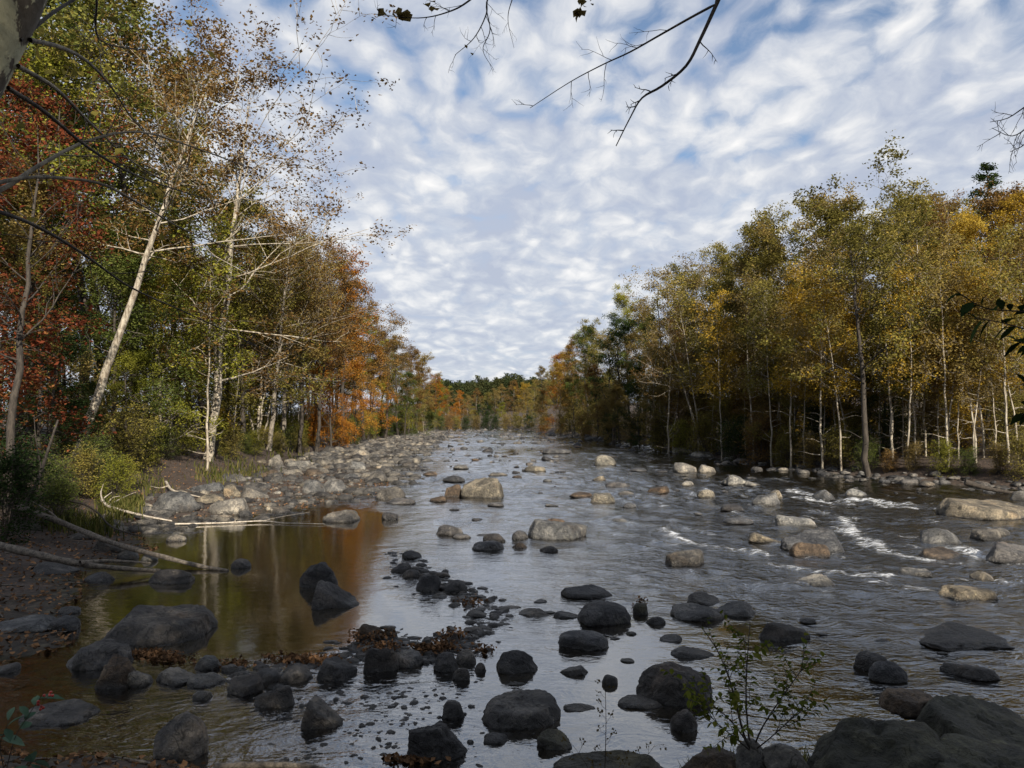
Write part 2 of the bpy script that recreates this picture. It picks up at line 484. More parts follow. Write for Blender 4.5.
POOL = world_line([(60, 640), (70, 672), (230, 668), (330, 662), (420, 648), (470, 628), (418, 590), (396, 560), (412, 530), (400, 512), (345, 505), (250, 512), (150, 530), (80, 590)])
rows = np.concatenate([np.arange(2.5, 14, .055), 14 * 1.0062 ** np.arange(0, 560)])
rows = rows[rows < 400]
u = np.linspace(0, 1, 420)
WY = np.repeat(rows[:, None], len(u), 1)
l_, r_ = xL(rows) - 2.5, xR(rows) + 2.5
# only as wide as can be seen, near the viewer
lim = rows * .95 + 4
l_ = np.maximum(l_, -lim); r_ = np.minimum(r_, lim)
WX = l_[:, None] * (1 - u) + r_[:, None] * u
inp = in_poly(WX, WY, POOL)
dp = seg_dist(WX, WY, POOL + POOL[:1])
calm = np.where(inp, sstep(0, .7, dp), 0)
rapid = np.zeros_like(WX); foam = np.zeros_like(WX)
for ln, w, k in FOAMW:
    dd = seg_dist(WX, WY, ln)
    foam = np.maximum(foam, k * np.exp(-(dd / w) ** 2)); rapid = np.maximum(rapid, np.exp(-(dd / (w * 4)) ** 2))
rightness = sstep(-3, 9, WX) * .6
chop = (.50 + .75 * fbm(WX * .33, WY * .085, 0, 31) + .3 * fbm(WX * .9, WY * .35, 0, 33) + rightness * .45 + rapid * .9) * (1 - calm)
chop = np.clip(chop * (1 - .35 * sstep(12, 6, WY)), .0, 1.8)
lam = np.clip(WY / 25, .6, 3)
wv = .5 * fbm(WX * .9 / lam, WY * 1.5 / lam, 0, 21, 3) + .35 * vnoise(WX * 2.6 + .6 * WY, WY * 2.2, 0, 22)
WZ = .055 * chop * wv * np.clip(WY / 12, .55, 2.5) + .05 * foam * (.6 + vnoise(WX * 4, WY * 4, 0, 23))
nxw = len(u); nyw = len(rows)
idx = (np.arange(nyw - 1)[:, None] * nxw + np.arange(nxw - 1)[None])
F = np.stack([idx, idx + 1, idx + nxw + 1, idx + nxw], -1).reshape(-1, 4)


def water_mat():
    m, nt, out = mat('river_water')
    pos = N(nt, 'NewGeometry').outputs['Position']
    ch = N(nt, 'Attribute', attribute_name='chop').outputs['Fac']
    fo = N(nt, 'Attribute', attribute_name='foam').outputs['Fac']
    mp = N(nt, 'Mapping', ins={'Vector': pos, 'Scale': (.75, 1.25, 1.0), 'Rotation': (0, 0, .25)}).outputs[0]
    fq = None
    h = mth(nt, 'ADD', mth(nt, 'MULTIPLY', noise(nt, mp, 1.5, 4, .6, .8), 1.0), mth(nt, 'MULTIPLY', noise(nt, mp, 7.0, 3, .6, .6), .34))
    bp = N(nt, 'Bump', ins={'Height': h, 'Strength': 1.0, 'Distance': mth(nt, 'ADD', mth(nt, 'MULTIPLY', ch, .075), .0035)})
    fr = N(nt, 'Fresnel', ins={'IOR': 1.7, 'Normal': bp.outputs[0]})
    gl = N(nt, 'BsdfGlossy', ins={'Color': (1, 1, 1, 1), 'Roughness': mth(nt, 'ADD', mth(nt, 'MULTIPLY', ch, .05), .05), 'Normal': bp.outputs[0]})
    tr = N(nt, 'BsdfTransparent', ins={'Color': (.62, .53, .36, 1)})
    mk = N(nt, 'BsdfDiffuse', ins={'Color': (.075, .06, .034, 1)})
    body = N(nt, 'MixShader', ins={0: mth(nt, 'SUBTRACT', .2, mth(nt, 'MULTIPLY', ch, .9, True), True), 1: tr.outputs[0], 2: mk.outputs[0]})
    mx = N(nt, 'MixShader', ins={0: mth(nt, 'POWER', fr.outputs[0], .62), 1: body.outputs[0], 2: gl.outputs[0]})
    fm = N(nt, 'Mapping', ins={'Vector': pos, 'Scale': (.9, 1.5, 1.0)}).outputs[0]
    fn = mth(nt, 'ADD', mth(nt, 'MULTIPLY', noise(nt, fm, 2.2, 8, .8, 1.4), 2.1), mth(nt, 'MULTIPLY', fo, .5))
    ff = ramp(nt, mth(nt, 'SUBTRACT', fn, .86), [(.46, (0, 0, 0)), (.64, (.35, .35, .35)), (.88, (.9, .9, .9))])
    ff = mth(nt, 'MULTIPLY', ff, mth(nt, 'MULTIPLY', fo, 4.0, True))
    wd = N(nt, 'BsdfDiffuse', ins={'Color': (.68, .7, .72, 1), 'Normal': bp.outputs[0]})
    m2 = N(nt, 'MixShader', ins={0: ff, 1: mx.outputs[0], 2: wd.outputs[0]})
    nt.links.new(m2.outputs[0], out.inputs[0])
    return m


mb = MB(); mb.add(np.stack([WX, WY, WZ], -1).reshape(-1, 3), F)
water = mb.build('river_water', water_mat()); tag(water, 'rippled river water with calm brown pool and white rapids', None, None, 'structure')
for nm, arr in (('chop', chop), ('foam', foam)):
    a_ = water.data.attributes.new(nm, 'FLOAT', 'POINT'); a_.data.foreach_set('value', arr.astype(np.float32).ravel())
# ----------------------------------------------------------------- rocks
def ico(n):
    bm = bmesh.new(); bmesh.ops.create_icosphere(bm, subdivisions=n, radius=1)
    bm.verts.ensure_lookup_table()
    V = np.array([v.co[:] for v in bm.verts]); F = np.array([[v.index for v in f.verts] for f in bm.faces]); bm.free()
    return V, F


ICO = {n: ico(n) for n in (2, 3, 4, 5)}
TONE = {'black': (.038, .038, .041), 'dark': (.062, .062, .065), 'grey': (.084, .084, .084), 'pale': (.14, .138, .132), 'gravel': (.07, .068, .066), 'tan': (.115, .107, .09), 'brown': (.065, .05, .038), 'moss': (.036, .037, .028)}


def rock_shape(shape, seed, sub):
    rng = np.random.default_rng(seed)
    V, F = ICO[sub]; P = V.copy()
    ez = {'dome': 2.3, 'slab': 3.2, 'block': 3.4, 'wedge': 2.6, 'peak': 2.2}[shape]
    r0 = (np.abs(V[:, 0]) ** 2.5 + np.abs(V[:, 1]) ** 2.5 + np.abs(V[:, 2]) ** ez) ** (-1 / 2.6)
    if shape == 'dome': npl, lo, hi, pw = 11, .72, 1.04, 36
    elif shape == 'slab': npl, lo, hi, pw = 12, .66, 1.08, 46
    else: npl, lo, hi, pw = 13, .56, 1.02, 60
    Nn = rng.normal(size=(npl, 3)); Nn[:, 2] *= .7
    Nn /= np.linalg.norm(Nn, axis=1)[:, None]
    D = lo + (hi - lo) * rng.random(npl)
    if shape == 'slab':
        Nn[0] = (rng.normal() * .22, rng.normal() * .12 - .12, 1); D[0] = .42
    elif shape == 'block':
        Nn[0] = (rng.normal() * .2, rng.normal() * .15 - .1, 1); D[0] = .55
        Nn[1] = (rng.normal() * .25, -1, .1); D[1] = .62
    elif shape == 'wedge':
        Nn[0] = (.42, -.1, .9); D[0] = .42; Nn[1] = (.2, -1, .15); D[1] = .6; Nn[2] = (-1, -.2, .1); D[2] = .66
    elif shape == 'peak':
        Nn[0] = (-.75, -.2, .65); D[0] = .66; Nn[1] = (.7, -.35, .6); D[1] = .72; Nn[2] = (.1, -.9, .5); D[2] = .72
    Nn /= np.linalg.norm(Nn, axis=1)[:, None]
    q = np.maximum(P @ Nn.T, 1e-3) / D[None]
    r = 1.0 / (r0 ** -pw + (q ** pw).sum(1)) ** (1 / pw)
    o = rng.random(3) * 50
    r = r * (1 + .15 * fbm(P[:, 0] * 1.4 + o[0], P[:, 1] * 1.4 + o[1], P[:, 2] * 1.4 + o[2], 3, 2) + (.095 if sub > 3 else .06) * fbm(P[:, 0] * 4.4 + o[0], P[:, 1] * 4.4, P[:, 2] * 4.4, 4, 4))
    if sub > 4: r = r - .035 * np.maximum(0, 1 - abs(fbm(P[:, 0] * 2.4 + o[1], P[:, 1] * 2.4, P[:, 2] * 2.4 + o[2], 6, 3)) * 14)
    P = P * r[:, None]
    P[:, :2] -= (P[:, :2].max(0) + P[:, :2].min(0)) / 2
    P[:, :2] /= P[:, :2].max(0)
    P[:, 2] /= P[:, 2].max()
    tk = {'slab': .2, 'block': .12, 'wedge': .1, 'peak': .1}.get(shape, .04)
    P[:, :2] *= (1 - tk * np.clip(P[:, 2:3], 0, 1) ** 1.2)
    dn = np.clip(-P[:, 2:3], 0, 1)
    P[:, :2] *= 1 - .55 * dn
    P[:, 2] = np.where(P[:, 2] < 0, P[:, 2] * .4, P[:, 2])
    return P, F


_rock_cache, _unit = {}, {}


def rock_mesh(shape, seed, sub):
    k = (shape, seed, sub)
    if k not in _rock_cache:
        mb = MB(); P, F = rock_shape(shape, seed, sub); mb.add(P, F, .5)
        o = mb.build('rock', ROCK); me = o.data; bpy.data.objects.remove(o); _rock_cache[k] = me
    return _rock_cache[k]


ROCKS = []      # placed: dict(px, base, label ...)


def place_rock(x0, x1, top, base, shape, tone, label, cat='boulder', seed=None, group='boulders and stones of the river', own=True, short=None, z0=None, dep=None):
    xc = (x0 + x1) / 2
    seed = seed if seed is not None else int(x0 * 7 + base * 13)
    rng = np.random.default_rng(seed)
    zz = 0.0 if z0 is None else z0
    for _ in range(4):
        p = at(xc, base, zz)
        if z0 is None: zz = max(0.0, min(ground1(p[0], p[1] + .1), 1.2))
    D = p[1]
    kd = dep or .34 + .14 * rng.random()
    w = (x1 - x0) / FPX * D * 1.02
    w = w * (1 + kd * w / D)
    a = w * kd
    sub = 5 if (x1 - x0) > 60 else 4 if (x1 - x0) > 24 else 3
    me = rock_mesh(shape, seed if own else seed % 14, sub if own else 3)
    if me.name not in _unit:
        q = np.empty(len(me.vertices) * 3, np.float32); me.vertices.foreach_get('co', q); _unit[me.name] = q.reshape(-1, 3)
    U = _unit[me.name]; U = U[U[:, 2] >= -.02]
    # as high as the outline asks for, from the front edge at the water to the top
    pc = at(xc, base, zz)
    for _ in range(10):
        lo, hi = .1 * w, .82 * w
        loc = np.array([pc[0] * (D + a) / D, D + a, zz])
        tp = lambda h: project(U * (w / 2, a, h) + loc)[1].min()
        if tp(lo) < top: a *= .85; continue
        for _ in range(14):
            m_ = (lo + hi) / 2
            if tp(m_) < top: hi = m_
            else: lo = m_
        break
    h = lo * (.86 if base < 700 else .95)
    o = bpy.data.objects.new(cat if cat != 'stone' else 'stone', me); C.objects.link(o)
    k = (D + a) / D
    o.location = (pc[0] * k, D + a, zz)
    o.scale = (w / 2, a, h)
    o.rotation_euler = (0, 0, 0)
    t = TONE[tone]; j = .85 + .3 * rng.random()
    k = .12 * (rng.random() - .35)
    o.color = (t[0] * j * (1 + k), t[1] * j, t[2] * j * (1 - 1.3 * k), 1)
    tag(o, label, cat, group)
    ROCKS.append(dict(o=o, x=xc, y=base, short=short))
    return o


HAND = [
 # left near pool and bank
 (103, 208, 601, 648, 'slab', 'dark', 'large dark flat topped boulder lying in the brown pool', 'large flat pool boulder'),
 (68, 131, 636, 671, 'dome', 'dark', 'smooth grey boulder half sunk in front of the large flat pool boulder', None),
 (98, 137, 645, 690, 'block', 'brown', 'jagged brown rock leaning on the smooth grey boulder by the pool outlet', 'jagged brown rock'),
 (118, 152, 664, 688, 'slab', 'grey', 'small grey slab at the foot of the jagged brown rock', None),
 (-14, 54, 613, 638, 'slab', 'grey', 'broad pale grey slab on the dirt bank cut by the photo edge', None),
 (58, 79, 605, 615, 'slab', 'grey', 'little flat stone lying on top of a darker one beside the dirt bank', None),
 (50, 79, 613, 632, 'dome', 'dark', 'dark round stone carrying a flat stone beside the dirt bank', None),
 (156, 196, 665, 687, 'slab', 'grey', 'squarish grey slab in the stone dam right of the jagged brown rock', None),
 (188, 224, 671, 689, 'slab', 'grey', 'second squarish grey slab in the stone dam below a bluish pointed stone', None),
 (195, 222, 653, 671, 'dome', 'grey', 'bluish grey pointed stone standing at the pool edge of the dam', 'bluish pointed stone'),
 (228, 263, 671, 697, 'block', 'black', 'black blocky stone in the dam right of the bluish pointed stone', None),
 (193, 211, 690, 701, 'dome', 'pale', 'small round stone with pale top in the shallows below the dam', None),
 (26, 95, 698, 728, 'slab', 'dark', 'long dark rock in the still water behind the red berries', 'long dark rock behind the berries'),
 (152, 206, 709, 762, 'dome', 'dark', 'big creased boulder beside the leaf litter of the near bank', 'big creased near boulder'),
 (-8, 19, 661, 675, 'slab', 'dark', 'dark slab in the inlet cut by the photo edge', None),
 (301, 339, 558, 588, 'dome', 'black', 'black rounded boulder in the pool behind the slanted wedge rock', None),
 (313, 359, 576, 610, 'wedge', 'black', 'black wedge shaped rock with a slanted top in the pool', 'slanted wedge rock'),
 (150, 193, 567, 585, 'dome', 'black', 'low black boulder at the tip of the forked fallen log', None),
 (232, 251, 557, 569, 'dome', 'black', 'small black round stone alone in the pool past the log tip', None),
 (141, 157, 552, 562, 'dome', 'pale', 'small pale round stone between the two fallen logs', None),
 (97, 131, 537, 553, 'slab', 'grey', 'flat grey slab leaning under the long fallen log', None),
 (118, 139, 548, 560, 'dome', 'grey', 'grey cobble beside the small pale stone between the logs', None),
 (13, 43, 519, 532, 'slab', 'moss', 'mossy flat rock on the dirt bank left of the long log', None),
 (32, 76, 560, 576, 'slab', 'dark', 'sunken bluish slab in the dirt below the forked log', None),
 (84, 113, 570, 583, 'slab', 'dark', 'thin dark slab at the water edge below the forked log', None),
 (66, 92, 529, 540, 'slab', 'dark', 'dark slab half buried in leaves between the logs', None),
 (167, 186, 533, 542, 'dome', 'grey', 'grey stone in shallow water beyond the long log', None),
 # stone bar
 (152, 199, 488, 513, 'dome', 'grey', 'big smooth grey boulder behind the bleached driftwood', 'big smooth bar boulder'),
 (210, 250, 495, 514, 'slab', 'pale', 'large pale slab at the pool edge of the stone bar', 'large pale bar slab'),
 (198, 226, 492, 505, 'dome', 'tan', 'tan boulder between the big smooth boulder and the large pale slab', None),
 (223, 242, 482, 497, 'dome', 'tan', 'round cream boulder standing on the stone bar', 'round cream boulder'),
 (194, 224, 481, 492, 'slab', 'grey', 'flat grey slab left of the round cream boulder', None),
 (222, 247, 472, 482, 'slab', 'grey', 'flat grey slab behind the round cream boulder', None),
 (242, 270, 482, 499, 'slab', 'grey', 'bluish grey slab right of the round cream boulder', None),
 (184, 192, 452, 460, 'dome', 'pale', 'lower pale stone of a little cairn before the bushes', None),
 (189, 201, 456, 467, 'block', 'grey', 'grey stone right beside the little cairn', None),
 (268, 285, 451, 467, 'block', 'pale', 'upright whitish block at the back of the stone bar', 'upright whitish block'),
 (285, 311, 459, 470, 'slab', 'pale', 'long whitish slab right of the upright whitish block', None),
 (302, 325, 478, 494, 'dome', 'grey', 'grey rounded boulder midway along the pool edge of the bar', None),
 (322, 347, 477, 492, 'dome', 'grey', 'light grey boulder touching its twin on the pool edge of the bar', None),
 (349, 368, 459, 470, 'block', 'pale', 'white topped block beside the river on the stone bar', 'white topped block'),
 (352, 370, 448, 457, 'dome', 'pale', 'pale boulder farther back than the white topped block', None),
 (337, 352, 437, 444, 'slab', 'pale', 'pale slab under the orange maple', None),
 (368, 388, 470, 482, 'dome', 'grey', 'grey boulder at the river end of the stone bar', None),
 (322, 360, 508, 523, 'slab', 'pale', 'flat grey boulder at the end of the white stick in the pool', 'flat boulder by the white stick'),
 (382, 399, 511, 520, 'dome', 'black', 'small black dome right of the flat boulder by the white stick', None),
 (376, 406, 484, 500, 'dome', 'grey', 'round grey boulder with light top at the river corner of the bar', 'round corner boulder'),
 (386, 416, 497, 505, 'slab', 'dark', 'low dark slab before the round corner boulder', None),
 # mid river
 (461, 506, 474, 499, 'block', 'tan', 'tall golden brown boulder standing in midstream', 'tall golden boulder'),
 (445, 462, 481, 497, 'block', 'brown', 'brown block touching the left side of the tall golden boulder', None),
 (429, 447, 495, 502, 'slab', 'brown', 'low brown rock left below the tall golden boulder', None),
 (435, 465, 523, 536, 'dome', 'dark', 'smooth dark dome alone below the tall golden boulder', 'smooth dark dome'),
 (451, 471, 533, 539, 'slab', 'dark', 'thin dark slab at the right foot of the smooth dark dome', None),
 (472, 504, 539, 551, 'dome', 'dark', 'dark low boulder in front of a smaller one in midstream', None),
 (483, 506, 532, 542, 'dome', 'dark', 'dark boulder just behind a lower wider one in midstream', None),
 (528, 590, 516, 541, 'slab', 'grey', 'long sloping boulder with lit top in midstream', 'long sloping boulder'),
 (512, 528, 529, 540, 'dome', 'dark', 'dark stone at the left end of the long sloping boulder', None),
 (512, 527, 541, 549, 'dome', 'brown', 'brown stone left below the long sloping boulder', None),
 (540, 558, 545, 553, 'dome', 'black', 'black low stone directly below the long sloping boulder', None),
 (542, 572, 447, 454, 'slab', 'dark', 'long low dark rock far out in the river', None),
 (594, 616, 453, 466, 'dome', 'tan', 'pointed golden boulder near the right bank far off', 'pointed golden boulder'),
 (524, 546, 465, 472, 'slab', 'tan', 'flat tan rock in the far midstream', 'flat tan rock'),
 (590, 615, 491, 504, 'block', 'tan', 'cubic boulder with golden top and black left side', 'cubic golden boulder'),
 (569, 593, 491, 498, 'slab', 'brown', 'flat brown rock just left of the cubic golden boulder', None),
 (592, 606, 475, 481, 'slab', 'tan', 'small tan rock behind the cubic golden boulder', None),
 (622, 636, 502, 508, 'dome', 'dark', 'small dark stone right of the cubic golden boulder', None),
 (646, 669, 485, 494, 'block', 'brown', 'brown rock with black left tip before the right rapids', None),
 (697, 715, 488, 498, 'dome', 'tan', 'tan rounded rock standing clear of the right bank', None),
 (666, 706, 546, 568, 'block', 'grey', 'light grey block with dark left face below white water', 'light grey block under white water'),
 (673, 697, 461, 473, 'slab', 'pale', 'pale flat boulder on the right shore, first of a pair', 'pale shore pair'),
 (697, 716, 463, 473, 'slab', 'pale', 'pale flat boulder on the right shore, second of a pair', None),
 (681, 694, 480, 486, 'slab', 'pale', 'small pale stone offshore of the pale shore pair', None),
 (722, 748, 473, 485, 'wedge', 'pale', 'whitish tilted rock like a ramp off the right shore', 'whitish ramp rock'),
 (744, 761, 480, 486, 'slab', 'pale', 'low pale rock at the right foot of the whitish ramp rock', None),
 (750, 780, 490, 506, 'slab', 'grey', 'grey flat boulder above the first white rapid', 'grey boulder above the rapid'),
 (768, 783, 488, 499, 'dome', 'tan', 'tan stone touching the grey boulder above the rapid', None),
 (815, 836, 488, 500, 'peak', 'grey', 'pointed grey boulder standing in the first white rapid', 'pointed rapid boulder'),
 (845, 867, 487, 497, 'dome', 'pale', 'pale boulder right of the pointed rapid boulder', None),
 (941, 1034, 495, 521, 'slab', 'tan', 'huge flat tan boulder with lit front near the right bank', 'huge flat tan boulder'),
 (1008, 1040, 489, 502, 'dome', 'grey', 'grey boulder behind the right end of the huge flat tan boulder', None),
 (919, 961, 525, 545, 'peak', 'grey', 'grey peaked boulder with golden foot before the huge flat boulder', 'grey peaked boulder'),
 (973, 1000, 527, 540, 'slab', 'grey', 'flat grey rock right of the grey peaked boulder', None),
 (992, 1008, 526, 537, 'dome', 'grey', 'roundish grey rock right behind a flat one near the photo edge', None),
 (920, 962, 545, 560, 'slab', 'brown', 'brown flat rock splitting the second rapid', 'brown rapid splitter'),
 (980, 1046, 539, 564, 'slab', 'dark', 'big dark rock cut by the photo edge below the huge flat boulder', None),
 (900, 929, 566, 577, 'block', 'grey', 'small grey angular rock below the brown rapid splitter', None),
 (972, 994, 570, 581, 'peak', 'tan', 'small tan pointed rock right of a grey angular one', None),
 (772, 815, 513, 528, 'block', 'pale', 'pale block topping the dark rock pile in the right rapids', 'pale block on the rock pile'),
 (780, 846, 524, 553, 'slab', 'dark', 'large dark sloping rock under the pale block in the rapids', 'large dark rapids rock'),
 (790, 828, 540, 558, 'dome', 'brown', 'brown boulder against the front of the large dark rapids rock', None),
 (748, 781, 531, 543, 'slab', 'tan', 'tan flat rock left of the rock pile in the rapids', None),
 (795, 833, 572, 588, 'slab', 'pale', 'low boulder with sunlit right cheek below the rock pile', 'low sunlit boulder'),
 (935, 991, 583, 602, 'slab', 'tan', 'smooth low boulder with golden sunlit end in the right riffle', 'smooth golden end boulder'),
 (912, 999, 621, 652, 'block', 'dark', 'dark blocky boulder with flat wet top near the right bank', 'dark blocky boulder'),
 (945, 994, 661, 681, 'slab', 'dark', 'low dark slab in the shallows before the dark blocky boulder', None),
 (855, 890, 648, 672, 'dome', 'dark', 'rounded dark boulder above a darker wet one in the right shallows', None),
 (870, 906, 658, 683, 'dome', 'black', 'black wet boulder overlapping a rounded one in the right shallows', None),
 (758, 807, 620, 642, 'block', 'black', 'black flat faced rock right of the leafy sapling top', None),
 # centre right near water
 (578, 630, 597, 627, 'dome', 'black', 'domed black boulder in the centre of the near river', 'domed black boulder'),
 (557, 608, 628, 651, 'dome', 'dark', 'oval dark boulder just below the domed black boulder', 'oval dark boulder'),
 (561, 612, 583, 599, 'slab', 'black', 'long thin black rock behind the domed black boulder', None),
 (519, 553, 607, 619, 'peak', 'dark', 'low peaked dark rock left of the domed black boulder', None),
 (553, 579, 610, 619, 'slab', 'black', 'flat black rock touching the left of the domed black boulder', None),
 (633, 648, 601, 615, 'dome', 'moss', 'small stone with tufts on top right of the domed black boulder', None),
 (646, 665, 615, 625, 'dome', 'black', 'small black stone below the tufted stone', None),
 (672, 723, 601, 622, 'dome', 'dark', 'wide dark boulder with green growth right of the tufted stone', 'wide dark boulder with green growth'),
 (687, 720, 590, 606, 'slab', 'dark', 'dark slab behind the wide dark boulder with green growth', None),
 (712, 757, 599, 618, 'slab', 'dark', 'dark flat rock behind the leafy sapling', None),
 (659, 683, 633, 643, 'slab', 'black', 'little flat black rock left of two merged slabs', None),
 (671, 713, 645, 659, 'slab', 'black', 'two humped black slab above the large smooth boulder', None),
 (637, 713, 660, 707, 'dome', 'black', 'large smooth black boulder behind the leafy sapling', 'large smooth black boulder'),
 (617, 661, 694, 710, 'slab', 'dark', 'low pointed slab at the foot of the large smooth black boulder', None),
 (560, 588, 664, 676, 'slab', 'dark', 'flat dark stone below the oval dark boulder', None),
 (602, 618, 673, 686, 'dome', 'black', 'egg shaped black stone left of the large smooth black boulder', None),
 (563, 595, 703, 712, 'slab', 'dark', 'thin dark sliver of rock beside the dried weed', None),
 (671, 697, 708, 733, 'dome', 'black', 'black boulder under the lowest sapling leaves', None),
 (537, 571, 728, 751, 'block', 'moss', 'mossy pyramid stone left of the dried weed', None),
 (478, 561, 688, 731, 'slab', 'dark', 'broad smooth dark boulder with sloping back in the near shallows', 'broad sloping near boulder'),
 (496, 538, 647, 674, 'dome', 'black', 'rounded black boulder between the cobble dam and midstream', 'rounded black dam end boulder'),
 (407, 471, 719, 763, 'block', 'black', 'angular black boulder at the bottom of the near shallows', 'angular near boulder'),
 (442, 465, 699, 720, 'dome', 'black', 'small black stone left of the broad sloping near boulder', None),
 (484, 507, 732, 745, 'dome', 'black', 'small oval stone right of the angular near boulder', None),
 (553, 662, 749, 778, 'slab', 'moss', 'long greenish slab at the bottom edge behind the dried weed', 'long greenish slab'),
 # cobble dam
 (302, 343, 693, 731, 'wedge', 'dark', 'triangular slate grey rock in the near riffle', 'triangular slate rock'),
 (256, 294, 684, 709, 'block', 'black', 'black rock left of the triangular slate rock', None),
 (255, 281, 666, 686, 'dome', 'dark', 'round dark cobble at the left part of the dam', None),
 (279, 313, 661, 684, 'dome', 'dark', 'long dark cobble in the dam before the leaf drift', None),
 (318, 356, 654, 682, 'block', 'black', 'large black angular stone in the middle of the dam', 'black mid dam stone'),
 (357, 385, 621, 643, 'block', 'brown', 'brown leaf covered stone jutting into the pool from the dam', 'leaf covered dam stone'),
 (383, 398, 625, 639, 'dome', 'brown', 'brown round stone right of the leaf covered dam stone', None),
 (366, 399, 644, 673, 'block', 'black', 'black steep stone below the leaf covered dam stone', None),
 (389, 423, 647, 669, 'slab', 'dark', 'dark flat stone in the dam right of the black steep stone', None),
 (446, 461, 622, 646, 'peak', 'brown', 'upright brown stone among leaves at the dam', 'upright brown stone'),
 (434, 459, 649, 672, 'dome', 'black', 'round black cobble below the upright brown stone', None),
 (456, 476, 647, 665, 'dome', 'dark', 'dark cobble right below the upright brown stone', None),
 (453, 470, 666, 681, 'dome', 'black', 'small round black cobble lowest below the upright brown stone', None),
 (474, 486, 661, 673, 'dome', 'black', 'tiny black cobble just left of the rounded black dam end boulder', None),
 (402, 422, 549, 559, 'dome', 'black', 'black stone at the upper tip of the curved stone line', 'upper tip stone'),
 (391, 412, 562, 573, 'slab', 'black', 'black flat stone just below the upper tip stone', None),
 (402, 421, 568, 579, 'dome', 'black', 'black lumpy stone second below the upper tip stone', None),
 (416, 441, 572, 592, 'dome', 'black', 'black upright stone above the pool reflection of the sky', 'black upright stone'),
 (440, 467, 578, 593, 'dome', 'black', 'black smooth oval stone right of the black upright stone', None),
]
for r in HAND:
    place_rock(*r[:7], cat='boulder' if (r[1] - r[0]) >= 20 or r[3] < 500 else 'stone', short=r[7])
# upper stone of the cairn rests on the lower
cb = ROCKS[[r['o']['label'].startswith('lower pale stone of a little cairn') for r in ROCKS].index(True)]['o']
place_rock(186, 191, 447, 453, 'dome', 'pale', 'upper small pale stone balanced on the little cairn', cat='stone')
uo = ROCKS[-1]['o']; uo.location = (cb.location.x, cb.location.y, cb.location.z + cb.scale.z * .93); uo.scale = (cb.scale.x * .75, cb.scale.y * .75, cb.scale.z * .7)

# near rocks of the viewer's bank, each a whole boulder at its place
def near_rock(x, y, z, sx, sy, sz, shape, tone, label, seed, rz=0, short=None):
    me = rock_mesh(shape, seed, 5)
    o = bpy.data.objects.new('boulder', me); C.objects.link(o)
    o.location = (x, y, z); o.scale = (sx, sy, sz); o.rotation_euler = (0, 0, rz)
    t = TONE[tone]; o.color = (*t, 1)
    tag(o, label, 'boulder', 'boulders and stones of the river')
    q = project(np.array([x, y, z])); ROCKS.append(dict(o=o, x=float(q[0]), y=float(q[1]), short=short))


def near_px(px, py, D, *a, **k):
    p = atd(px, py, D); near_rock(p[0], p[1], p[2], *a, **k)


near_px(868, 806, 5.3, .62, .5, .56, 'dome', 'moss', 'big dark mossy boulder on the near bank at the bottom edge', 9001, .3)
near_px(985, 748, 5.9, .6, .62, .34, 'slab', 'moss', 'big rough slanted boulder in the bottom right corner', 9012, -.3)
near_px(1000, 806, 5.0, .6, .45, .34, 'slab', 'moss', 'flat lichen streaked boulder cut by the bottom right corner', 9003, .2)
near_px(715, 772, 5.6, .26, .2, .15, 'dome', 'brown', 'brown rounded stone on the near bank under the sapling', 9004, .2)
near_px(752, 765, 5.5, .14, .15, .17, 'peak', 'grey', 'grey upright stone at the sapling foot', 9005, .5)
near_px(785, 768, 5.4, .15, .18, .15, 'dome', 'pale', 'pale rounded stone right of the sapling foot', 9006, .9)
near_px(835, 778, 5.2, .16, .16, .1, 'slab', 'moss', 'small mossy stone left of the big dark mossy boulder', 9007, .9)
near_px(912, 708, 6.3, .26, .2, .14, 'slab', 'brown', 'brown low stone between the big near boulders and the water', 9008, .1)

# ----------------------------------------------------------------- the smaller stones, drawn from a few shapes
SIZE_ORD = ['nearest', 'second nearest', 'third nearest', 'fourth nearest', 'fifth nearest', 'sixth nearest', 'seventh nearest', 'eighth nearest', 'ninth nearest', 'tenth nearest', 'eleventh nearest', 'twelfth nearest']
AUTO = []
rr = np.random.default_rng(5)
taken = [(r['x'], r['y'], 12.0) for r in ROCKS]


def auto_rock(px, base, w, hr, shapes, tones, where):
    for (x, y, s_) in taken:
        if abs(x - px) < (s_ + w) * .42 and abs(y - base) < (s_ + w) * .16: return False
    sh = shapes[rr.integers(len(shapes))]; tn = tones[rr.integers(len(tones))]
    o = place_rock(px - w / 2, px + w / 2, base - w * hr, base, sh, tn, 'x', cat='stone', seed=int(rr.integers(1, 99999)), own=False)
    taken.append((px, base, w))
    AUTO.append((ROCKS.pop(), tn, sh, w, where))
    return True


def fill(n, gen, *a):
    k = 0
    for _ in range(n * 12):
        if k >= n: break
        px, py, w = gen()
        k += auto_rock(px, py, w, .2 + .26 * rr.random() ** 1.3, *a)


def gen_bar():
    t = rr.random(); py = 496 - 62 * t ** .8
    lo = np.interp(py, [434, 445, 468, 496], [390, 315, 232, 150]); hi = np.interp(py, [434, 445, 470, 490, 497], [450, 418, 372, 330, 250])
    D = 2235 / (py - 418)
    return lo + (hi - lo) * rr.random(), py, np.clip((.35 + .75 * rr.random() ** 2) * 745 / D, 6, 30)


fill(66, gen_bar, ['dome', 'slab', 'block', 'slab'], ['grey', 'grey', 'pale', 'tan', 'dark', 'brown'], 'on the left stone bar')
DAM = [(215, 676), (300, 670), (352, 655), (380, 640), (420, 650), (446, 648), (478, 632), (500, 612), (470, 596), (440, 590), (412, 572), (404, 555)]


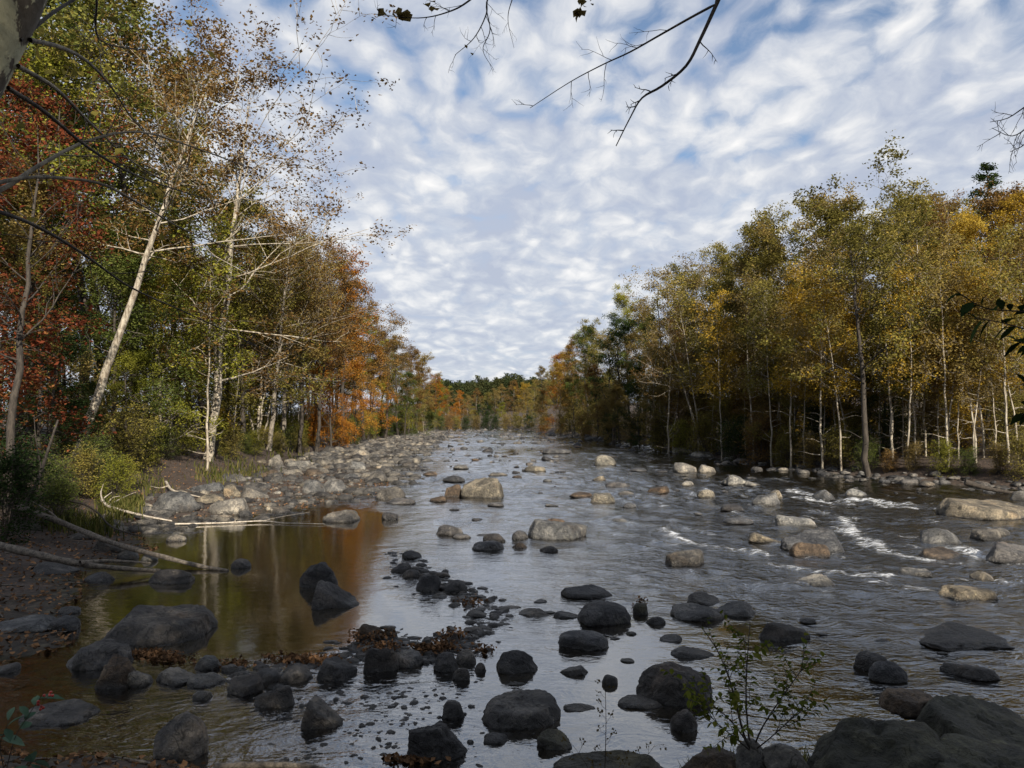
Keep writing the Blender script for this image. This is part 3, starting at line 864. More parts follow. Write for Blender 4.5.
def gen_dam():
    i = rr.integers(len(DAM) - 1); t = rr.random()
    x = DAM[i][0] + t * (DAM[i + 1][0] - DAM[i][0]) + rr.normal() * 11; y = DAM[i][1] + t * (DAM[i + 1][1] - DAM[i][1]) + rr.normal() * 6
    return x, y, 7 + 15 * rr.random() ** 1.5


fill(52, gen_dam, ['dome', 'block', 'dome'], ['black', 'black', 'dark', 'brown'], 'of the cobble dam')


def gen_mid():
    py = 431 + 115 * rr.random() ** 1.8; D = 2235 / (py - 418)
    lo = np.interp(py, [431, 445, 480, 546], [452, 432, 410, 470]); hi = np.interp(py, [431, 445, 480, 546], [510, 580, 690, 780])
    return lo + (hi - lo) * rr.random() ** 1.3, py, np.clip((.3 + .8 * rr.random() ** 2) * 745 / D, 6, 30)


fill(46, gen_mid, ['slab', 'dome'], ['dark', 'black', 'brown', 'grey'], 'in midstream')


def gen_right():
    px = 545 + 480 * rr.random(); y0 = np.interp(px, [545, 620, 700, 800, 900, 1024], [433, 443, 456, 471, 483, 493])
    return px, y0 + rr.normal() * 2 + 1, 8 + 16 * rr.random() ** 2


fill(40, gen_right, ['dome', 'slab', 'block'], ['grey', 'dark', 'pale', 'dark'], 'along the right shore')


def gen_near():
    return 480 + 530 * rr.random(), 585 + 110 * rr.random(), 7 + 13 * rr.random()


fill(16, gen_near, ['dome', 'slab'], ['black', 'dark', 'moss'], 'in the near shallows')

LANDM = [r for r in ROCKS if r['short']]
seen = {}
for rec, tn, sh, w, where in AUTO:
    best = sorted(LANDM, key=lambda L: (L['x'] - rec['x']) ** 2 + (2.2 * (L['y'] - rec['y'])) ** 2)[0]
    dx, dy = rec['x'] - best['x'], rec['y'] - best['y']
    rel = ('right of' if dx > 0 else 'left of') if abs(dx) > 1.3 * abs(dy) * 2.2 else ('before' if dy > 0 else 'behind')
    colour = {'black': 'black', 'dark': 'dark', 'grey': 'grey', 'pale': 'pale', 'tan': 'tan', 'brown': 'brown', 'moss': 'mossy'}[tn]
    form = {'dome': 'rounded', 'slab': 'flat', 'block': 'angular', 'wedge': 'tilted', 'peak': 'pointed'}[sh]
    seen.setdefault((colour, form, where, rel, best['short']), []).append((dx * dx + 4.8 * dy * dy, rec))
for (colour, form, where, rel, short), lst in seen.items():
    lst.sort(key=lambda t: t[0])
    for i, (_, rec) in enumerate(lst):
        pre = '' if len(lst) == 1 else ' ' + SIZE_ORD[min(i, 11)]
        rec['o']['label'] = f'{colour} {form} stone{"," if pre else ""}{pre} {rel} the {short}' if where.startswith('in') or len(short.split()) > 3 else f'{colour} {form} stone{"," if pre else ""}{pre} {rel} the {short} {where}'

# ----------------------------------------------------------------- gravel: countless, one object
def scatter_stones(name, label, pts, sizes, tone, seed):
    rng = np.random.default_rng(seed)
    mb = MB(); base = [rock_shape(s_, 300 + i, 2) for i, s_ in enumerate(('dome', 'block', 'slab', 'dome', 'block', 'slab'))]
    for i in range(6):
        sel = np.arange(i, len(pts), 6)
        if not len(sel): continue
        P, F = base[i]
        a = rng.random(len(sel)) * 2 * PI; s_ = sizes[sel]
        ca, sa = np.cos(a), np.sin(a)
        sx = s_ * (.8 + .5 * rng.random(len(sel))); sy = s_ * (.6 + .4 * rng.random(len(sel))); sz = s_ * (.35 + .4 * rng.random(len(sel)))
        X = P[None, :, 0] * sx[:, None]; Y = P[None, :, 1] * sy[:, None]; Z = P[None, :, 2] * sz[:, None]
        V = np.stack([X * ca[:, None] - Y * sa[:, None] + pts[sel, 0:1], X * sa[:, None] + Y * ca[:, None] + pts[sel, 1:2], Z + pts[sel, 2:3]], -1)
        FF = F[None] + (np.arange(len(sel)) * len(P))[:, None, None]
        mb.add(V.reshape(-1, 3), FF.reshape(-1, 3), np.repeat(rng.random(len(sel)), len(F)))
    o = mb.build(name, ROCK); o.color = (*TONE[tone], 1); tag(o, label, 'gravel', None, 'stuff'); return o


def gravel_points(n, gen, rng):
    out = []
    while len(out) < n:
        px, py = gen(rng); p = at(px, py, 0)
        z = ground1(p[0], p[1]); out.append((p[0], p[1], z))
    return np.array(out)


rg = np.random.default_rng(77)
n = 3000
yy = 19.5 + 142 * rg.random(n) ** 1.6; l = xL(yy); v = xV0(yy); xx = l + 1.5 - (l + 1.5 - v) * rg.random(n) ** .9
zz = ground(xx, yy)
pts = np.stack([xx, yy, np.where(zz < 0, np.maximum(zz, -.06), zz)], -1)
scatter_stones('bar_gravel', 'grey cobbles and gravel covering the left stone bar', pts, np.clip(.06 + .3 * rg.random(n) ** 2.2 * np.clip(yy / 30, .5, 1.8), .05, .6), 'gravel', 1)
n = 1300
yy = 24 + 130 * rg.random(n) ** 1.5; r_ = xR(yy); xx = r_ - 1.2 + 2.6 * rg.random(n)
zz = ground(xx, yy)
scatter_stones('shore_gravel', 'dark cobbles and gravel along the right shore', np.stack([xx, yy, np.maximum(zz, -.08)], -1), np.clip(.08 + .28 * rg.random(n) ** 2.2, .05, .5), 'dark', 2)
pl = []
for _ in range(2200):
    px = 250 + 230 * rg.random(); py = 672 + 100 * rg.random()
    if rg.random() < .5: px = 380 + rg.normal() * 45; py = 690 + abs(rg.normal()) * 35
    p = at(px, py); pl.append((p[0], p[1], -.012 - .02 * rg.random()))
pl = np.array(pl)
scatter_stones('riffle_pebbles', 'black pebbles breaking the thin water of the near riffle', pl, .012 + .04 * rg.random(len(pl)) ** 3, 'black', 3)
pl = []
for _ in range(1300):
    i = rg.integers(len(DAM) - 1); t = rg.random()
    x = DAM[i][0] + t * (DAM[i + 1][0] - DAM[i][0]) + rg.normal() * 10; y = DAM[i][1] + t * (DAM[i + 1][1] - DAM[i][1]) + rg.normal() * 6
    p = at(x, y); pl.append((p[0], p[1], -.02 - .02 * rg.random()))
pl = np.array(pl)
scatter_stones('dam_pebbles', 'small dark pebbles packed between the stones of the cobble dam', pl, .03 + .09 * rg.random(len(pl)) ** 2, 'black', 4)
n = 420
yy = 30 + 170 * rg.random(n) ** 1.3; l = xL(yy); r_ = xR(yy); xx = l + (r_ - l) * rg.random(n) ** 1.25
scatter_stones('river_pebbles', 'small dark wet stones just breaking the surface far out in the river', np.stack([xx, yy, np.full(n, -.03)], -1), (.08 + .22 * rg.random(n) ** 2) * np.clip(yy / 45, .7, 2.2), 'dark', 6)
print('ROCKS', len(ROCKS) + len(AUTO), len(AUTO))
# ----------------------------------------------------------------- trees
def path(rng, p, d, L, n, up=0.0, wob_=.15):
    P = [np.array(p, float)]; d = np.array(d, float); d /= np.linalg.norm(d)
    for _ in range(n):
        d = d + rng.normal(size=3) * wob_ + np.array([0, 0, up]); d /= np.linalg.norm(d)
        P.append(P[-1] + d * L / n)
    return np.array(P)


def interp_path(P, f):
    t = f * (len(P) - 1); i = min(int(t), len(P) - 2); t -= i
    return P[i] * (1 - t) + P[i + 1] * t, P[i + 1] - P[i]


PROF = {
    'round': lambda f: .25 + .75 * math.sin(PI * min(max(.12 + .82 * f, 0), 1)) ** .8,
    'cone': lambda f: (1 - f) ** .85 + .04,
    'top': lambda f: .45 + .55 * math.sin(PI * (.25 + .6 * f)),
    'low': lambda f: (1 - f) ** .5 * .95 + .08,
}


def tree_mesh(seed, H, r0, lean=(0, 0), lpow=1.3, start=.35, nl=20, spread=.26, prof='round', el=(15, 60), up=.04, nsub=5, ntw=3, leaves=14000, lsize=.16, clump=.32, wobt=.02, stems=1, flat=.5, bias=None, leafmin=0.0, deadlimbs=0, zlo=-1.0):
    """wood and leaves of one tree, its foot at the origin"""
    rng = np.random.default_rng(seed)
    wood, anchors = MB(), []
    for st in range(stems):
        f = np.linspace(0, 1, 16)
        ang = rng.random() * 6.28
        ox = (0, 0) if st == 0 else (math.cos(ang) * H * (.05 + .09 * rng.random()), math.sin(ang) * H * (.05 + .09 * rng.random()))
        Hs = H if st == 0 else H * (.7 + .3 * rng.random())
        wx = np.cumsum(rng.normal(size=16)) * wobt * H / 4; wy = np.cumsum(rng.normal(size=16)) * wobt * H / 4
        wx -= wx[0]; wy -= wy[0]
        T = np.stack([lean[0] * f ** lpow + wx + ox[0] * f * 2.4 + (.3 * r0 * st), lean[1] * f ** lpow + wy + ox[1] * f * 2.4, zlo + f * (Hs - zlo)], 1)
        r = r0 * (1 if st == 0 else .75) * ((1 - f) ** .85 * .95 + .05); r[0] *= 1.35
        wood.tube(T, r, 9)
        az0 = rng.random() * 6.28
        for i in range(nl):
            q = (i + rng.random()) / nl; fz = start + (1 - start) * q
            p, td = interp_path(T, min(fz, .985)); rt = np.interp(fz, f, r)
            az = az0 + i * 2.39996 + rng.normal() * .35
            L = spread * H * PROF[prof](q) * (.6 + .7 * rng.random())
            if bias is not None: L *= 1 + bias[2] * math.cos(az - math.atan2(bias[1], bias[0]))
            e = math.radians(el[0] + (el[1] - el[0]) * q + rng.normal() * 9)
            d = np.array([math.cos(az) * math.cos(e), math.sin(az) * math.cos(e), math.sin(e)])
            LP = path(rng, p, d, L, 7, up, .13)
            rb = min(.38 * rt, .016 * L + .01)
            wood.tube(LP, rb * np.linspace(1, .25, 8), 5)
            bare = fz < leafmin
            for k in range(nsub):
                s = .22 + .78 * (k + rng.random()) / nsub
                p2, d2 = interp_path(LP, min(s, .99))
                d2 = d2 / np.linalg.norm(d2); sd = np.cross(d2, rng.normal(size=3)); sd /= np.linalg.norm(sd)
                L2 = L * (.5 - .28 * s) * (.7 + .6 * rng.random()) + .25
                SP = path(rng, p2, d2 * .75 + sd * .8 + np.array([0, 0, .12]), L2, 4, up, .2)
                wood.tube(SP, rb * (1 - .7 * s) * .55 * np.linspace(1, .3, 5) + .004, 4)
                if not bare: anchors += [(SP[j], i) for j in (2, 3, 4)]
                for m in range(ntw):
                    s2 = .3 + .7 * rng.random(); p3, d3 = interp_path(SP, s2)
                    d3 = d3 / (np.linalg.norm(d3) + 1e-9); sd = np.cross(d3, rng.normal(size=3)); sd /= np.linalg.norm(sd)
                    TP = path(rng, p3, d3 * .6 + sd * .9, L2 * .45 * (.6 + .8 * rng.random()), 3, up, .2)
                    wood.tube(TP, np.array([.008, .006, .004, .003]) * (1 + H / 30), 3)
                    if not bare: anchors += [(TP[j], i) for j in (2, 3, 3)]
        for k in range(deadlimbs):
            fz = .12 + .4 * rng.random(); p, td = interp_path(T, fz); az = rng.random() * 6.28
            LP = path(rng, p, (math.cos(az), math.sin(az), .25), H * .09 * (.6 + rng.random()), 5, .02, .2)
            wood.tube(LP, .02 * np.linspace(1.4, .25, 6), 4)
        anchors += [(T[-1], 0)]
    crown = MB()
    A = np.array([a[0] for a in anchors]); g = np.array([a[1] for a in anchors])
    at_ = rng.random(len(A)) * .42 + (rng.random(200)[g % 200]) * .42
    w = rng.random(len(A)) ** 1.5; w /= w.sum()
    pick = rng.choice(len(A), leaves, p=w)
    P = A[pick] + rng.normal(size=(leaves, 3)) * clump * np.array([1, 1, .62])
    tint = np.clip(at_[pick] + .16 * rng.random(leaves), 0, 1)
    leaf_quads(rng, P, lsize, tint, flat, .62, crown)
    return wood, crown


def conifer_mesh(seed, H, r0, leaves=16000, spread=.2, start=.15, gap=.0):
    rng = np.random.default_rng(seed)
    wood, crown = MB(), MB(); P_, t_ = [], []
    f = np.linspace(0, 1, 12); T = np.stack([np.cumsum(rng.normal(size=12)) * .04, np.cumsum(rng.normal(size=12)) * .04, -1 + f * (H + 1)], 1)
    wood.tube(T, r0 * (1.02 - f) + .01, 8)
    n = 70
    for i in range(n):
        q = (i + rng.random()) / n; fz = start + (1 - start) * q; p, _ = interp_path(T, min(fz, .99))
        az = i * 2.4 + rng.normal() * .3; L = spread * H * ((1 - q) ** .8 + .05) * (.55 + .6 * rng.random())
        LP = path(rng, p, (math.cos(az), math.sin(az), -.08 + .4 * q), L, 6, -.01 + .03 * q, .08)
        wood.tube(LP, np.linspace(.035, .008, 7), 4)
        m = int(leaves / n * (L / (spread * H) + .25) * 1.1)
        s = rng.random(m) ** .7 * 6; k = np.minimum(s.astype(int), 5); fr = (s - k)[:, None]
        B = LP[k] * (1 - fr) + LP[k + 1] * fr
        wd = .34 * L * (1.1 - s / 6.5) + .12
        B = B + rng.normal(size=(m, 3)) * np.stack([wd * .55, wd * .55, .07 + .1 * wd], 1)
        P_.append(B); t_.append(np.clip(rng.random() * .4 + .45 * rng.random(m), 0, 1))
    leaf_quads(rng, np.concatenate(P_), .17, np.concatenate(t_), .5, .4, crown)
    return wood, crown


PROTO = {}


def proto(key, wc, H):
    w, c = wc
    ow = w.build('trunk', BK['grey']); oc = c.build('crown', LM['olive'], smooth=False)
    H = max(float(np.percentile(np.concatenate(c.V)[:, 2], 99.7)), .5)
    PROTO[key] = (ow.data, oc.data, H)
    bpy.data.objects.remove(ow); bpy.data.objects.remove(oc)


def plant(key, name, x, y, z, H, leaf, bark, label, cat='tree', group=None, rz=0.0, parts=('trunk', 'crown'), wide=1.0):
    tw, tc, H0 = PROTO[key]
    r = empty(name, (x, y, z), rz); s = H / H0; r.scale = (s * wide, s * wide, s)
    tag(r, label, cat, group)
    for nm, me, mt in ((parts[0], tw, BK[bark]), (parts[1], tc, LM[leaf] if leaf else None)):
        if mt is None: continue
        o = bpy.data.objects.new(nm, me); C.objects.link(o); o.parent = r
        o.material_slots[0].link = 'OBJECT'; o.material_slots[0].material = mt
    return r


for i in range(3): proto(('oak', i), tree_mesh(100 + i, 16, .24, (rr.normal() * .8, rr.normal() * .8), start=.34, nl=20, spread=.27, prof='round', el=(12, 62), leaves=15500, lsize=.16, clump=.24, deadlimbs=4), 16)
for i in range(3): proto(('tall', i), tree_mesh(120 + i, 17, .19, (rr.normal(), rr.normal()), start=.45, nl=18, spread=.2, prof='top', el=(25, 66), leaves=11500, lsize=.16, clump=.25, deadlimbs=6), 17)
for i in range(3): proto(('maple', i), tree_mesh(140 + i, 12, .15, (rr.normal() * .6, rr.normal() * .6), start=.12, nl=26, spread=.31, prof='low', el=(5, 62), leaves=20000, lsize=.14, clump=.24, up=.015, flat=.9), 12)
for i in range(2): proto(('slender', i), tree_mesh(160 + i, 12, .075, (rr.normal() * .8, rr.normal() * .6), start=.42, nl=13, spread=.15, prof='top', el=(20, 62), leaves=3800, lsize=.15, clump=.34, deadlimbs=7, wobt=.016), 12)
for i in range(2): proto(('sparse', i), tree_mesh(180 + i, 17, .2, (rr.normal(), rr.normal()), start=.36, nl=18, spread=.27, prof='round', el=(18, 64), leaves=6500, lsize=.17, clump=.26, wobt=.02), 17)
for i in range(2): proto(('conifer', i), conifer_mesh(200 + i, 15, .2), 15)
for i in range(3): proto(('bush', i), tree_mesh(220 + i, 2.6, .03, (0, 0), start=.08, nl=7, spread=.36, prof='top', el=(20, 78), nsub=4, ntw=2, leaves=4600, lsize=.095, clump=.13, stems=9, zlo=-.2), 2.6)
for i in range(2): proto(('thicket', i), tree_mesh(240 + i, 5.5, .045, (rr.normal() * .4, 0), start=.15, nl=12, spread=.3, prof='round', el=(15, 66), nsub=5, ntw=2, leaves=8500, lsize=.13, clump=.3, stems=4, zlo=-.3), 5.5)
# single trees
proto('leaning', tree_mesh(301, 20, .25, (7.0, .6), 1.0, start=.5, nl=22, spread=.30, prof='top', el=(10, 58), leaves=7500, lsize=.17, clump=.28, bias=(1, 0, .5), deadlimbs=2, wobt=.012), 20)
proto('river', tree_mesh(305, 23, .24, (1.7, .5), 1.0, start=.24, nl=30, spread=.29, prof='round', el=(6, 62), leaves=8500, lsize=.18, clump=.26, bias=(1, -.2, .6), wobt=.015), 23)
proto('clump', tree_mesh(303, 15, .13, (1.2, 0), 1.2, start=.42, nl=13, spread=.22, prof='top', el=(15, 60), leaves=11000, lsize=.16, clump=.34, stems=4, deadlimbs=4), 15)
proto('forked', tree_mesh(306, 15.5, .21, (-.8, 0), 1.0, start=.42, nl=13, spread=.36, prof='top', el=(30, 72), nsub=6, leaves=10500, lsize=.17, clump=.22, stems=1, deadlimbs=4), 15.5)
proto('dense', tree_mesh(307, 20, .3, (0, 0), start=.2, nl=34, spread=.3, prof='round', el=(10, 66), leaves=38000, lsize=.2, clump=.5), 20)

COLW = {'red': 'dark red', 'orange': 'bright orange', 'rust': 'rust brown', 'gold': 'golden yellow', 'olive': 'olive green', 'green': 'green', 'dark': 'dark green', 'lime': 'yellow green', 'brown': 'brownish olive'}
TREES = []      # for telling look-alikes apart


def tree_px(key, px, D, top, leaf, bark, label, name='broadleaf_tree', group=None, short=None, rz=None, H=None, auto=None, wide=1.0, cat='tree', parts=('trunk', 'crown')):
    """a tree standing at distance D in the direction of px, as tall as needed to reach the line of sight at py = top"""
    x = (px - CX) / FPX * D * 1.0; z = ground1(x, D)
    if H is None: H = float(atd(px, top, D)[2] - z)
    rz = float(rr.random() * 6.28) if rz is None else rz
    r = plant(key, name, x, D, z - .05, max(H, .4), leaf, bark, label or 'x', cat, group, rz, wide=wide, parts=parts)
    TREES.append(dict(o=r, x=px, D=D, short=short, auto=auto, leaf=leaf, name=name, top=top))
    return r


G_L, G_R = 'autumn trees on the left bank', 'autumn trees on the right bank'
# --- left bank, single ones
tree_px('leaning', 72, 29, 30, 'rust', 'pale', 'leaning sycamore with long pale trunk and thin rusty crown', 'sycamore_tree', G_L, 'leaning pale sycamore', 0.0, H=19.5)
tree_px('river', 206, 39, -10, 'rust', 'pale', 'tall whitish sycamore whose sparse brown crown reaches over the river', 'sycamore_tree', G_L, 'tall river sycamore', 0.0, H=25, wide=1.25)
tree_px('river', 268, 52, 60, 'rust', 'grey', 'second tall sycamore leaning over the river behind the tall whitish one', 'sycamore_tree', G_L, None, -.15, H=19, wide=1.2)
tree_px(('sparse', 0), 12, 19, 60, 'red', 'dark', 'dark red maple at the left edge of the photo', 'maple_tree', G_L, 'dark red edge maple', wide=.95)
tree_px(('maple', 1), -70, 23, 0, 'red', 'dark', 'taller dark red maple partly out of the picture', 'maple_tree', G_L)
tree_px(('tall', 0), 140, 37, -60, 'olive', 'dark', 'tall airy olive green tree behind the leaning pale sycamore', 'broadleaf_tree', G_L, 'tall airy olive tree')
tree_px(('oak', 1), 60, 36, -60, 'green', 'dark', 'tall green tree behind the red maples', 'broadleaf_tree', G_L, 'tall green tree')
tree_px(('maple', 2), 115, 33, 215, 'green', 'dark', 'dense green tree at the back of the leaning pale trunk', 'broadleaf_tree', G_L)
tree_px(('maple', 0), 165, 36, 250, 'lime', 'grey', 'yellow green tree between the two white sycamore trunks', 'broadleaf_tree', G_L, 'yellow green tree between sycamores')
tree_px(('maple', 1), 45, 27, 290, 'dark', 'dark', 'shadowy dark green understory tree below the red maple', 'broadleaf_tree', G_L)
tree_px(('maple', 2), 128, 33, 330, 'lime', 'dark', 'low yellowish tree at the foot of the leaning trunk', 'broadleaf_tree', G_L)
tree_px('clump', 258, 55, 205, 'brown', 'pale', 'clump of four pale stems leaning together with brown leaves', 'sycamore_tree', G_L, 'clump of pale stems', 0.0, wide=.8)
tree_px(('sparse', 0), 285, 58, 215, 'rust', 'grey', 'rusty thin crowned tree right of the clump of pale stems', 'broadleaf_tree', G_L, 'rusty thin crowned tree')
tree_px('leaning', 276, 62, 260, 'rust', 'grey', 'smaller leaning grey trunk with rusty leaves over the stone bar', 'sycamore_tree', G_L, None, 0.0)
tree_px(('maple', 0), 333, 64, 318, 'orange', 'dark', 'bright orange maple overhanging the stone bar', 'maple_tree', G_L, 'bright orange maple', wide=.75)
tree_px(('maple', 1), 356, 80, 330, 'orange', 'dark', 'second bright orange maple farther along the bar', 'maple_tree', G_L, wide=.8)
tree_px(('slender', 0), 210, 36, 215, 'lime', 'pale', 'slim white birch in front of the tall river sycamore', 'birch_tree', G_L, None)
tree_px(('slender', 1), 172, 41, 250, 'lime', 'pale', 'short leaning pale birch in the yellow green leaves', 'birch_tree', G_L, None)
tree_px(('slender', 1), 424, 140, 380, 'brown', 'pale', 'thin white leaning trunk at the far end of the left bank', 'birch_tree', G_L, None)
left_auto = [  # px, D, top, proto, leaf
 (205, 48, 130, ('tall', 0), 'olive'), (245, 50, 190, ('maple', 2), 'olive'), (300, 55, 240, ('tall', 1), 'brown'), (262, 66, 235, ('oak', 2), 'brown'), (318, 70, 235, ('sparse', 0), 'brown'),
 (345, 76, 222, ('sparse', 1), 'rust'), (332, 80, 270, ('oak', 0), 'rust'), (310, 82, 240, ('tall', 2), 'brown'), (365, 88, 268, ('oak', 1), 'rust'), (352, 95, 290, ('oak', 2), 'brown'), (385, 100, 298, ('sparse', 1), 'rust'), (375, 98, 330, ('maple', 0), 'orange'),
 (370, 105, 300, ('tall', 0), 'rust'), (398, 113, 322, ('oak', 0), 'brown'), (390, 120, 352, ('maple', 1), 'lime'), (408, 122, 345, ('oak', 1), 'rust'), (404, 112, 372, ('maple', 2), 'green'), (416, 138, 350, ('oak', 2), 'brown'), (412, 130, 375, ('maple', 0), 'olive'), (426, 150, 362, ('oak', 0), 'rust'),
 (434, 165, 374, ('oak', 1), 'orange'), (442, 180, 380, ('oak', 2), 'brown'), (430, 156, 392, ('maple', 1), 'olive'), (195, 52, 230, ('maple', 0), 'olive'), (100, 44, 120, ('oak', 2), 'olive'), (175, 50, 60, ('tall', 1), 'olive'), (20, 40, 60, ('tall', 1), 'green'), (150, 45, 215, ('maple', 1), 'gold'), (85, 31, 380, ('maple', 1), 'green'), (225, 60, 290, ('maple', 1), 'olive'),
 (285, 72, 300, ('maple', 2), 'brown'), (-60, 33, -60, ('oak', 0), 'green'), (0, 30, 150, ('maple', 1), 'brown'), (45, 26, 250, ('sparse', 1), 'olive'), (250, 70, 260, ('oak', 0), 'olive'), (215, 62, 240, ('oak', 1), 'lime'), (270, 85, 265, ('oak', 1), 'olive'), (345, 110, 285, ('oak', 1), 'brown'), (380, 130, 320, ('oak', 2), 'rust'), (305, 95, 235, ('oak', 2), 'brown'),
]
left_auto += [(40, 34, -30, ('sparse', 1), 'olive'), (90, 40, -60, ('sparse', 0), 'green'), (15, 31, 30, ('sparse', 0), 'brown'), (318, 60, 240, ('tall', 2), 'rust'), (300, 66, 310, ('slender', 0), 'brown'), (275, 60, 320, ('slender', 1), 'lime'), (235, 50, 300, ('slender', 1), 'lime'), (290, 75, 290, ('slender', 0), 'rust')]
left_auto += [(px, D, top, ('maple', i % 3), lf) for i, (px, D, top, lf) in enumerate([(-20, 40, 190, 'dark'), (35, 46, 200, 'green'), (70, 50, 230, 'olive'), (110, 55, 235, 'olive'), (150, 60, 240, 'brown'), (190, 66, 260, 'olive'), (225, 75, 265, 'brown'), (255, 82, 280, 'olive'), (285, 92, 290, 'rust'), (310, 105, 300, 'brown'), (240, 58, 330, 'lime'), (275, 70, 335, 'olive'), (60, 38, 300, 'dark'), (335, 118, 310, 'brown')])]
left_auto = [(px, D, top + (14 if 340 < px < 425 and top < 345 else 0), k, 'lime' if (lf == 'brown' and i % 3 == 0) else ('orange' if lf == 'rust' and i % 4 == 1 and px > 320 else lf)) for i, (px, D, top, k, lf) in enumerate(left_auto)]
for px, D, top, k, lf in left_auto:
    tree_px(k, px, D, top, lf, 'grey' if k[0] == 'slender' else 'dark', None, 'maple_tree' if k[0] == 'maple' else 'broadleaf_tree', G_L, auto='left')
# --- right bank, single ones
tree_px('forked', 868, 37.5, 150, 'olive', 'dark', 'tall dark forked oak standing above the right bank forest', 'oak_tree', G_R, 'tall forked oak', 0.4)
tree_px(('sparse', 0), 903, 43, 205, 'olive', 'pale', 'white forked birch right of the tall forked oak', 'birch_tree', G_R, 'white forked birch')
tree_px(('conifer', 0), 995, 52, 165, 'dark', 'dark', 'dark pine top rising at the right edge of the forest', 'pine_tree', G_R, 'dark pine', wide=1.3)
tree_px(('oak', 2), 612, 88, 312, 'dark', 'dark', 'dark green tree left below the yellow green tree top', 'broadleaf_tree', G_R, 'dark green tree', wide=1.1)
tree_px(('oak', 0), 632, 90, 284, 'lime', 'grey', 'yellow green tree top standing above the dark green tree', 'broadleaf_tree', G_R, 'yellow green tree top', wide=.7)
tree_px(('oak', 1), 655, 76, 318, 'green', 'dark', 'broad green tree right of the yellow green tree top', 'broadleaf_tree', G_R)
tree_px(('maple', 0), 850, 47, 275, 'gold', 'dark', 'golden tree glowing behind the tall forked oak trunk', 'maple_tree', G_R, 'golden tree')
tree_px(('maple', 1), 815, 52, 280, 'gold', 'grey', 'golden tree left of the tall forked oak', 'maple_tree', G_R)
tree_px(('oak', 2), 958, 43, 212, 'gold', 'grey', 'tall golden tree below the dark pine', 'maple_tree', G_R, 'tall golden tree', wide=.9)
tree_px(('slender', 0), 803, 44, 300, 'gold', 'pale', 'slim white birch on the right bank nearest the ramp rock', 'birch_tree', G_R)
tree_px(('slender', 1), 970, 34.5, 290, 'brown', 'pale', 'slim pale birch at the right bank beside the huge flat boulder', 'birch_tree', G_R)
tree_px(('slender', 0), 915, 38, 280, 'lime', 'pale', 'pale slim birch leaning left of the slim pale birch by the boulder', 'birch_tree', G_R)
tree_px('leaning', 705, 60, 300, 'rust', 'pale', 'whitish trunk leaning outward over the right shore', 'sycamore_tree', G_R, None, 3.3)
tree_px(('maple', 2), 560, 138, 352, 'orange', 'grey', 'orange brown tree at the outer bend of the right bank', 'maple_tree', G_R, 'orange bend tree')
right_auto = [
 (545, 165, 366, ('oak', 1), 'brown'), (556, 150, 358, ('oak', 2), 'olive'), (570, 135, 346, ('oak', 0), 'gold'), (580, 124, 336, ('oak', 1), 'rust'), (590, 112, 326, ('oak', 2), 'green'), (600, 106, 318, ('oak', 0), 'olive'),
 (575, 118, 375, ('maple', 0), 'brown'), (598, 100, 365, ('maple', 1), 'rust'), (540, 160, 390, ('maple', 2), 'brown'), (528, 185, 388, ('oak', 1), 'brown'),
 (665, 80, 268, ('sparse', 0), 'brown'), (680, 74, 262, ('oak', 2), 'olive'), (700, 70, 252, ('sparse', 1), 'brown'), (690, 66, 290, ('tall', 0), 'brown'), (722, 64, 240, ('tall', 1), 'olive'), (738, 60, 246, ('oak', 0), 'olive'), (755, 58, 232, ('tall', 2), 'brown'),
 (772, 55, 214, ('oak', 1), 'olive'), (795, 52, 205, ('tall', 0), 'olive'), (815, 50, 192, ('oak', 2), 'brown'), (838, 49, 195, ('tall', 1), 'olive'), (890, 50, 188, ('oak', 0), 'olive'), (920, 50, 190, ('tall', 2), 'brown'), (940, 52, 188, ('oak', 1), 'brown'),
 (970, 50, 195, ('tall', 0), 'rust'), (1010, 48, 188, ('oak', 2), 'rust'), (1035, 44, 180, ('tall', 1), 'gold'), (1050, 42, 200, ('oak', 0), 'brown'),
 (725, 62, 315, ('maple', 0), 'rust'), (765, 56, 320, ('maple', 1), 'brown'), (670, 68, 345, ('maple', 2), 'brown'), (640, 76, 365, ('maple', 0), 'dark'), (620, 82, 380, ('maple', 1), 'brown'),
 (790, 48, 335, ('maple', 2), 'olive'), (880, 42, 320, ('maple', 0), 'dark'), (930, 42, 310, ('maple', 1), 'olive'), (985, 40, 300, ('maple', 2), 'gold'), (1015, 38, 330, ('maple', 0), 'brown'), (745, 55, 350, ('slender', 0), 'rust'),
 (695, 63, 340, ('slender', 1), 'brown'), (835, 44, 300, ('slender', 0), 'olive'), (860, 42, 330, ('slender', 1), 'gold'), (890, 39, 300, ('slender', 0), 'olive'), (945, 37, 270, ('slender', 1), 'rust'), (1005, 36, 260, ('slender', 0), 'brown'), (775, 50, 300, ('slender', 1), 'brown'),
 (660, 70, 320, ('slender', 0), 'brown'), (840, 60, 225, ('oak', 1), 'gold'), (780, 66, 235, ('oak', 2), 'brown'), (900, 60, 215, ('oak', 1), 'olive'), (955, 60, 205, ('oak', 0), 'olive'), (720, 76, 260, ('oak', 1), 'brown'), (1030, 58, 190, ('oak', 2), 'olive'), (615, 98, 330, ('oak', 2), 'brown'), (645, 92, 300, ('oak', 1), 'brown'), (590, 130, 345, ('oak', 0), 'brown'),
]
